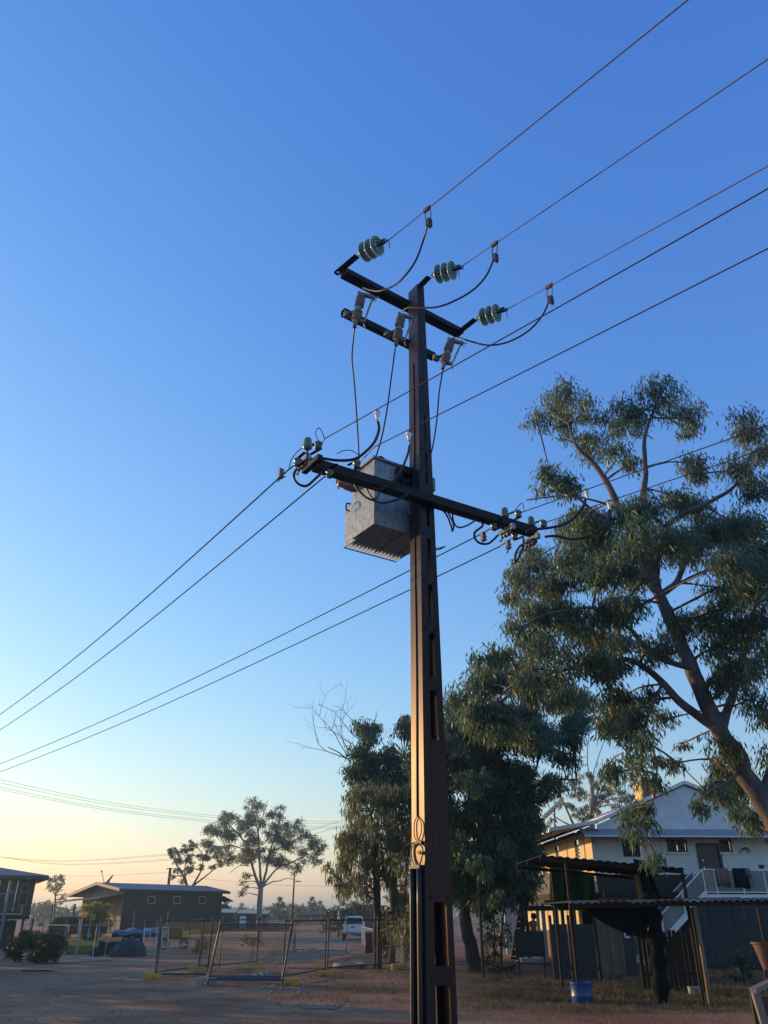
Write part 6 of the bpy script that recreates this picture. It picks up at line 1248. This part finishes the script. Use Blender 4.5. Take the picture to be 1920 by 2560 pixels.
# ------------------------------------------------------------------ temporary fencing
def foot(px, py, lab, rz=0.0, m='yellow_block'):
    g = gnd(px, py); c = math.cos(rz); s = math.sin(rz); a = (V(c, s, 0), V(-s, c, 0), Z)
    t = thing('ballast_block', lab, 'fence foot', V(g.x, g.y, 0), 'blocks that weigh down the temporary fence')
    b = MB(); 
    for sx in (-.19, .19): b.box(V(g.x, g.y, .09) + a[0] * sx, (.22, .23, .18), a)
    b.box(V(g.x, g.y, .12), (.16, .225, .11), a); b.build('block', m, t)
    MB().box(V(g.x, g.y, .182) - a[0] * .1, (.05, .05, .006), a).box(V(g.x, g.y, .182) + a[0] * .1, (.05, .05, .006), a).build('socket', 'sign_ink', t)
foot(382, 2448, 'leftmost yellow block, at the near left corner of the temporary fence', .2); foot(489, 2431, 'yellow block second from the left under the temporary fence', .1); foot(640, 2424, 'dull yellow block behind the leaning fence panels', -.2)
foot(730, 2386, 'orange block at the far corner of the temporary fence', .1); foot(814, 2441, 'yellow block under the fence post midway between stack and pole', -.3); foot(722, 2463, 'yellow block at the right foot of the leaning panels', .1); foot(998, 2424, 'small yellow block close to the left of the steel pole', .2)
foot(515, 2462, 'pale concrete block at the left foot of the leaning panels', .1, 'concrete')
def panel(g0, g1, hgt, lab, lean=0.0, tube_r=.028, lean_dir=None):
    d = (g1 - g0); L = d.length; d.normalize(); nrm = d.cross(Z); nrm.normalize(); up = (Z * math.cos(lean) + (lean_dir or nrm) * math.sin(lean)).normalized()
    t = thing('temporary_fence', lab, 'fence panel', (g0 + g1) / 2, 'temporary fence panels of steel tube and mesh'); b0, b1 = g0 + up * .16, g1 + up * .16; t0, t1 = g0 + up * (hgt - .12), g1 + up * (hgt - .12)
    for p in (g0, g1): MB().tube([p, p + up * hgt], tube_r, 8).build('upright', 'fence_tube', t)
    MB().tube([b0, b1], tube_r * .9, 8).build('rail', 'fence_tube', t); MB().tube([t0, t1], tube_r * .9, 8).build('rail', 'fence_tube', t)
    m = MB(); n = max(8, int(L / .085))
    for k in range(1, n): p = b0.lerp(b1, k / n); m.tube([p, p + (t0 - b0)], .0020, 3, cap=False)
    for k in range(1, 11): m.tube([b0.lerp(t0, k / 11), b1.lerp(t1, k / 11)], .0020, 3, cap=False)
    o = m.build('wire_mesh', 'fence_tube', t); o['kind'] = 'stuff'
def fg(px, py): g = gnd(px, py); return V(g.x, g.y, 0.0)
HP = 1.75
pan = [((385, 2444), (548, 2420), 'fence panel slanting back from the near left yellow block'), ((388, 2448), (517, 2450), 'fence panel along the front between the left yellow block and the leaning stack'), ((496, 2430), (640, 2414), 'fence panel behind the leaning stack, left half'),
       ((642, 2412), (734, 2384), 'fence panel behind the leaning stack, rising to the far corner'), ((737, 2382), (866, 2386), 'far fence panel before the gravel road and white truck'), ((706, 2456), (812, 2434), 'fence panel slanting from the leaning stack to the middle post'),
       ((818, 2432), (944, 2424), 'fence panel in front of the white concrete ring'), ((948, 2424), (1012, 2414), 'short view of a fence panel running to the steel pole')]
for a, b_, lab in pan: panel(fg(*a), fg(*b_), HP + (.25 if 'far fence' in lab else .1), lab)
for k in range(4):
    a, b_ = fg(519 - k * 1.5, 2464 - k * 3.5), fg(704 - k * .5, 2466 - k * 3.5); hh = 1.78 - .06 * k; to = at(545, 2300, 28)
    panel(a, b_, hh, ['front fence panel of the leaning stack', 'second fence panel of the leaning stack', 'third fence panel of the leaning stack', 'rearmost fence panel of the leaning stack'][k], lean=R(9 + 1.2 * k), lean_dir=V(.75, .66, 0))
# pipe fence at right of the bin
cf = thing('pipe_fence', 'mesh fence with a pale pipe rail running back beside the bin', 'fence', V(1.5, 45, 0)); P_ = [V(at(905, 2330, 66).x, 66, 0), V(at(930, 2330, 55).x, 55, 0), V(at(964, 2330, 46).x, 46, 0), V(at(1010, 2330, 35.5).x, 35.5, 0), V(at(1070, 2330, 36.5).x, 36.5, 0)]
for p in P_: MB().tube([p - Z * .1, p + Z * 1.15], .04, 8).build('post', 'pipe_white', cf)
for a, b_ in zip(P_[:-1], P_[1:]): MB().tube([a + Z * 1.12, b_ + Z * 1.12], .03, 7).build('rail', 'pipe_white', cf)
m = MB()
for a, b_ in zip(P_[:-1], P_[1:]):
    n = int((b_ - a).length / .12)
    for k in range(n): p = a.lerp(b_, k / n); m.tube([p, p + Z * 1.1], .003, 3, cap=False)
    for k in range(9): m.tube([a + Z * .12 * k, b_ + Z * .12 * k], .003, 3, cap=False)
o = m.build('wire_mesh', 'pipe_white', cf); o['kind'] = 'stuff'
# ------------------------------------------------------------------ things lying on the dirt
def slab_on(name, px, py, size, m, lab, cat, rz=0., z=0.):
    g = gnd(px, py); c, s = math.cos(rz), math.sin(rz); o = MB().box(V(g.x, g.y, size[2] / 2 + z), size, (V(c, s, 0), V(-s, c, 0), Z)).build(name, m); tag(o, lab, cat)
ring = gnd(871, 2421); o = MB().lathe([(.62, 0), (.66, .02), (.66, .13), (.63, .16), (.5, .16), (.47, .14), (.47, 0)], V(ring.x, ring.y + .6, 0), Z, 36, closed=True).build('concrete_ring', 'concrete'); tag(o, 'white concrete ring lying on the dirt in front of the bin', 'concrete ring')
o = MB().box(V(ring.x, ring.y + .6, .075), (.6, .6, .1)).build('cover', 'concrete', o)
slab_on('plank', 757, 2421, (1.25, .22, .04), 'grey_wood', 'pale flat plank lying inside the temporary fence', 'plank', -.15); slab_on('plank', 93, 2428, (1.15, .12, .04), 'dark_wood', 'thin dark plank lying alone on the dirt at left', 'plank', .05)
slab_on('flat_sheet', 838, 2404, (.55, .3, .05), 'pipe_white', 'small white sheet on the mound behind the middle fence post', 'sheet', -.6); slab_on('paper', 492, 2466, (.24, .14, .02), 'pipe_white', 'scrap of white paper on the dirt before the leaning stack', 'paper', .3)
slab_on('plank', 1008, 2431, (.7, .09, .03), 'pipe_white', 'short pale lath on the ground right beside the steel pole', 'plank', .1); slab_on('flat_board', 855, 2354, (.9, .3, .04), 'pipe_white', 'white board lying on the road behind the truck', 'board', .1)
def mound(px, py, rx, ry, hh, m, lab, seed):
    g = gnd(px, py); n = 20; vs = []; r_ = random.Random(seed); b = MB()
    for i in range(n + 1):
        for j in range(n + 1): s, t = i / n * 2 - 1, j / n * 2 - 1; q = max(0, 1 - s * s - t * t); vs.append(V(g.x + s * rx, g.y + t * ry, -.06 + hh * q * (.85 + .3 * math.sin(s * 5 + seed) * math.cos(t * 4)) + r_.uniform(-.02, .02) * q))
    b.add(vs, [(i * (n + 1) + j, (i + 1) * (n + 1) + j, (i + 1) * (n + 1) + j + 1, i * (n + 1) + j + 1) for i in range(n) for j in range(n)]); o = b.build('dirt_mound', m, smooth=True); struct(o, lab)
mound(770, 2394, 1.9, 2.2, .42, 'pale_dirt', 'pale mound of dirt behind the far fence post', 1); mound(880, 2405, 2.4, 2.0, .3, 'dirt', 'low mound of reddish dirt round the concrete ring', 2); mound(650, 2432, 2.2, 1.2, .22, 'dirt', 'low mound of dirt inside the fence', 3)
r_ = random.Random(12)
def rock(c, s, m, lab, grp):
    b = MB(); pr = [(0, -.4), (.8, -.3), (1, .1), (.7, .6), (0, .8)]; b.lathe([(a * s * r_.uniform(.8, 1.2), z * s) for a, z in pr], c, (r_.uniform(-.2, .2), r_.uniform(-.2, .2), 1), 7); b.v = [tuple(Vector(v) + V(r_.uniform(-.15, .15), r_.uniform(-.15, .15), r_.uniform(-.1, .1)) * s) for v in b.v]; o = b.build('rubble', m); tag(o, lab, 'rubble', grp)
for i in range(14): g = gnd(r_.uniform(608, 680), r_.uniform(2434, 2448)); rock(V(g.x, g.y, .04), r_.uniform(.03, .10), 'concrete', 'lump of white rubble heaped behind the leaning panels', 'white rubble behind the leaning panels')
for i in range(22): g = gnd(r_.uniform(650, 770), r_.uniform(2466, 2492)); rock(V(g.x, g.y, .02), r_.uniform(.02, .07), 'concrete', 'lump of grey rubble on the dirt in front of the leaning panels', 'grey rubble in front of the leaning panels')
# dry grass, leaf litter and pebbles
def scatter(name, n, region, L, Wd, m, label, droop=-1.2, spread=.8, z=.0, clump=0, soft=0):
    g = np.random.default_rng(len(name) + n); P = []
    while len(P) < n:
        px, py = g.uniform(region[0], region[1]), g.uniform(region[2], region[3]); q = gnd(px, py)
        if q.y > 60 or (soft and g.uniform() > min(1, (px - region[0]) / soft, (region[1] - px) / soft, (py - region[2]) / 14, (region[3] - py) / 14)) or (math.sin(q.x * 1.9 + 2 * math.sin(q.y * .8)) + math.sin(q.y * 2.3 + q.x) < .1 and g.uniform() < .8): continue
        k = clump or 1
        for _ in range(k): P.append((q.x + g.normal(0, .05), q.y + g.normal(0, .05), z))
    mm = MB(); mm.arr = [leaves(np.array(P, dtype=np.float32), L, Wd, droop, spread)]; o = mm.build(name, m); tag(o, label, 'ground cover', kind='stuff')
scatter('dry_grass', 18000, (1080, 2100, 2430, 2540), .12, .010, 'dry_grass', 'sparse dry grass tufts under the big gum at right', clump=6, soft=160)
scatter('dry_weeds', 5000, (640, 1250, 2400, 2520), .11, .011, 'dry_grass', 'sparse weeds on the dirt near the pole', clump=6, soft=240)
scatter('leaf_litter', 1500, (-60, 2000, 2440, 2600), .07, .018, 'dry_grass', 'fallen leaves strewn over the dirt', droop=0, spread=1, z=.03)
scatter('lawn_grass', 9000, (130, 262, 2354, 2386), .12, .03, 'gold_leaf', 'short grass blades of the lawn', droop=-1.5, spread=.5, z=.03)
def pebbles():
    g = np.random.default_rng(3); m = MB()
    for i in range(1500):
        q = gnd(g.uniform(-60, 1980), 2440 + 170 * g.uniform() ** .8); s = g.uniform(.008, .03); m.lathe([(0, -.3 * s), (s, 0), (s * .7, .4 * s), (0, .6 * s)], V(q.x, q.y, .02), Z, 5)
    o = m.build('pebbles', 'grey_gravel'); tag(o, 'small stones scattered over the dirt', 'gravel', kind='stuff')
pebbles()
# ------------------------------------------------------------------ haze added mostly to stand in for lens glare
GLARE_HAZE = 0.0008
if GLARE_HAZE:
    hz = MB().box((0, 1300, 9.5), (5200, 3500, 21.5)).build('haze', 'scrub'); hm = bpy.data.materials.new('haze'); hm.use_nodes = True; n, l = hm.node_tree.nodes, hm.node_tree.links
    n.remove(n['Principled BSDF']); pv = n.new('ShaderNodeVolumePrincipled'); pv.inputs['Color'].default_value = (0.58, 0.84, 1.0, 1); pv.inputs['Density'].default_value = GLARE_HAZE; pv.inputs['Anisotropy'].default_value = 0.8
    l.new(pv.outputs[0], n['Material Output'].inputs['Volume']); hz.data.materials.clear(); hz.data.materials.append(hm); hz['kind'] = 'stuff'; hz['label'] = 'thin blue haze added mostly to stand in for lens glare'; hz['category'] = 'haze'
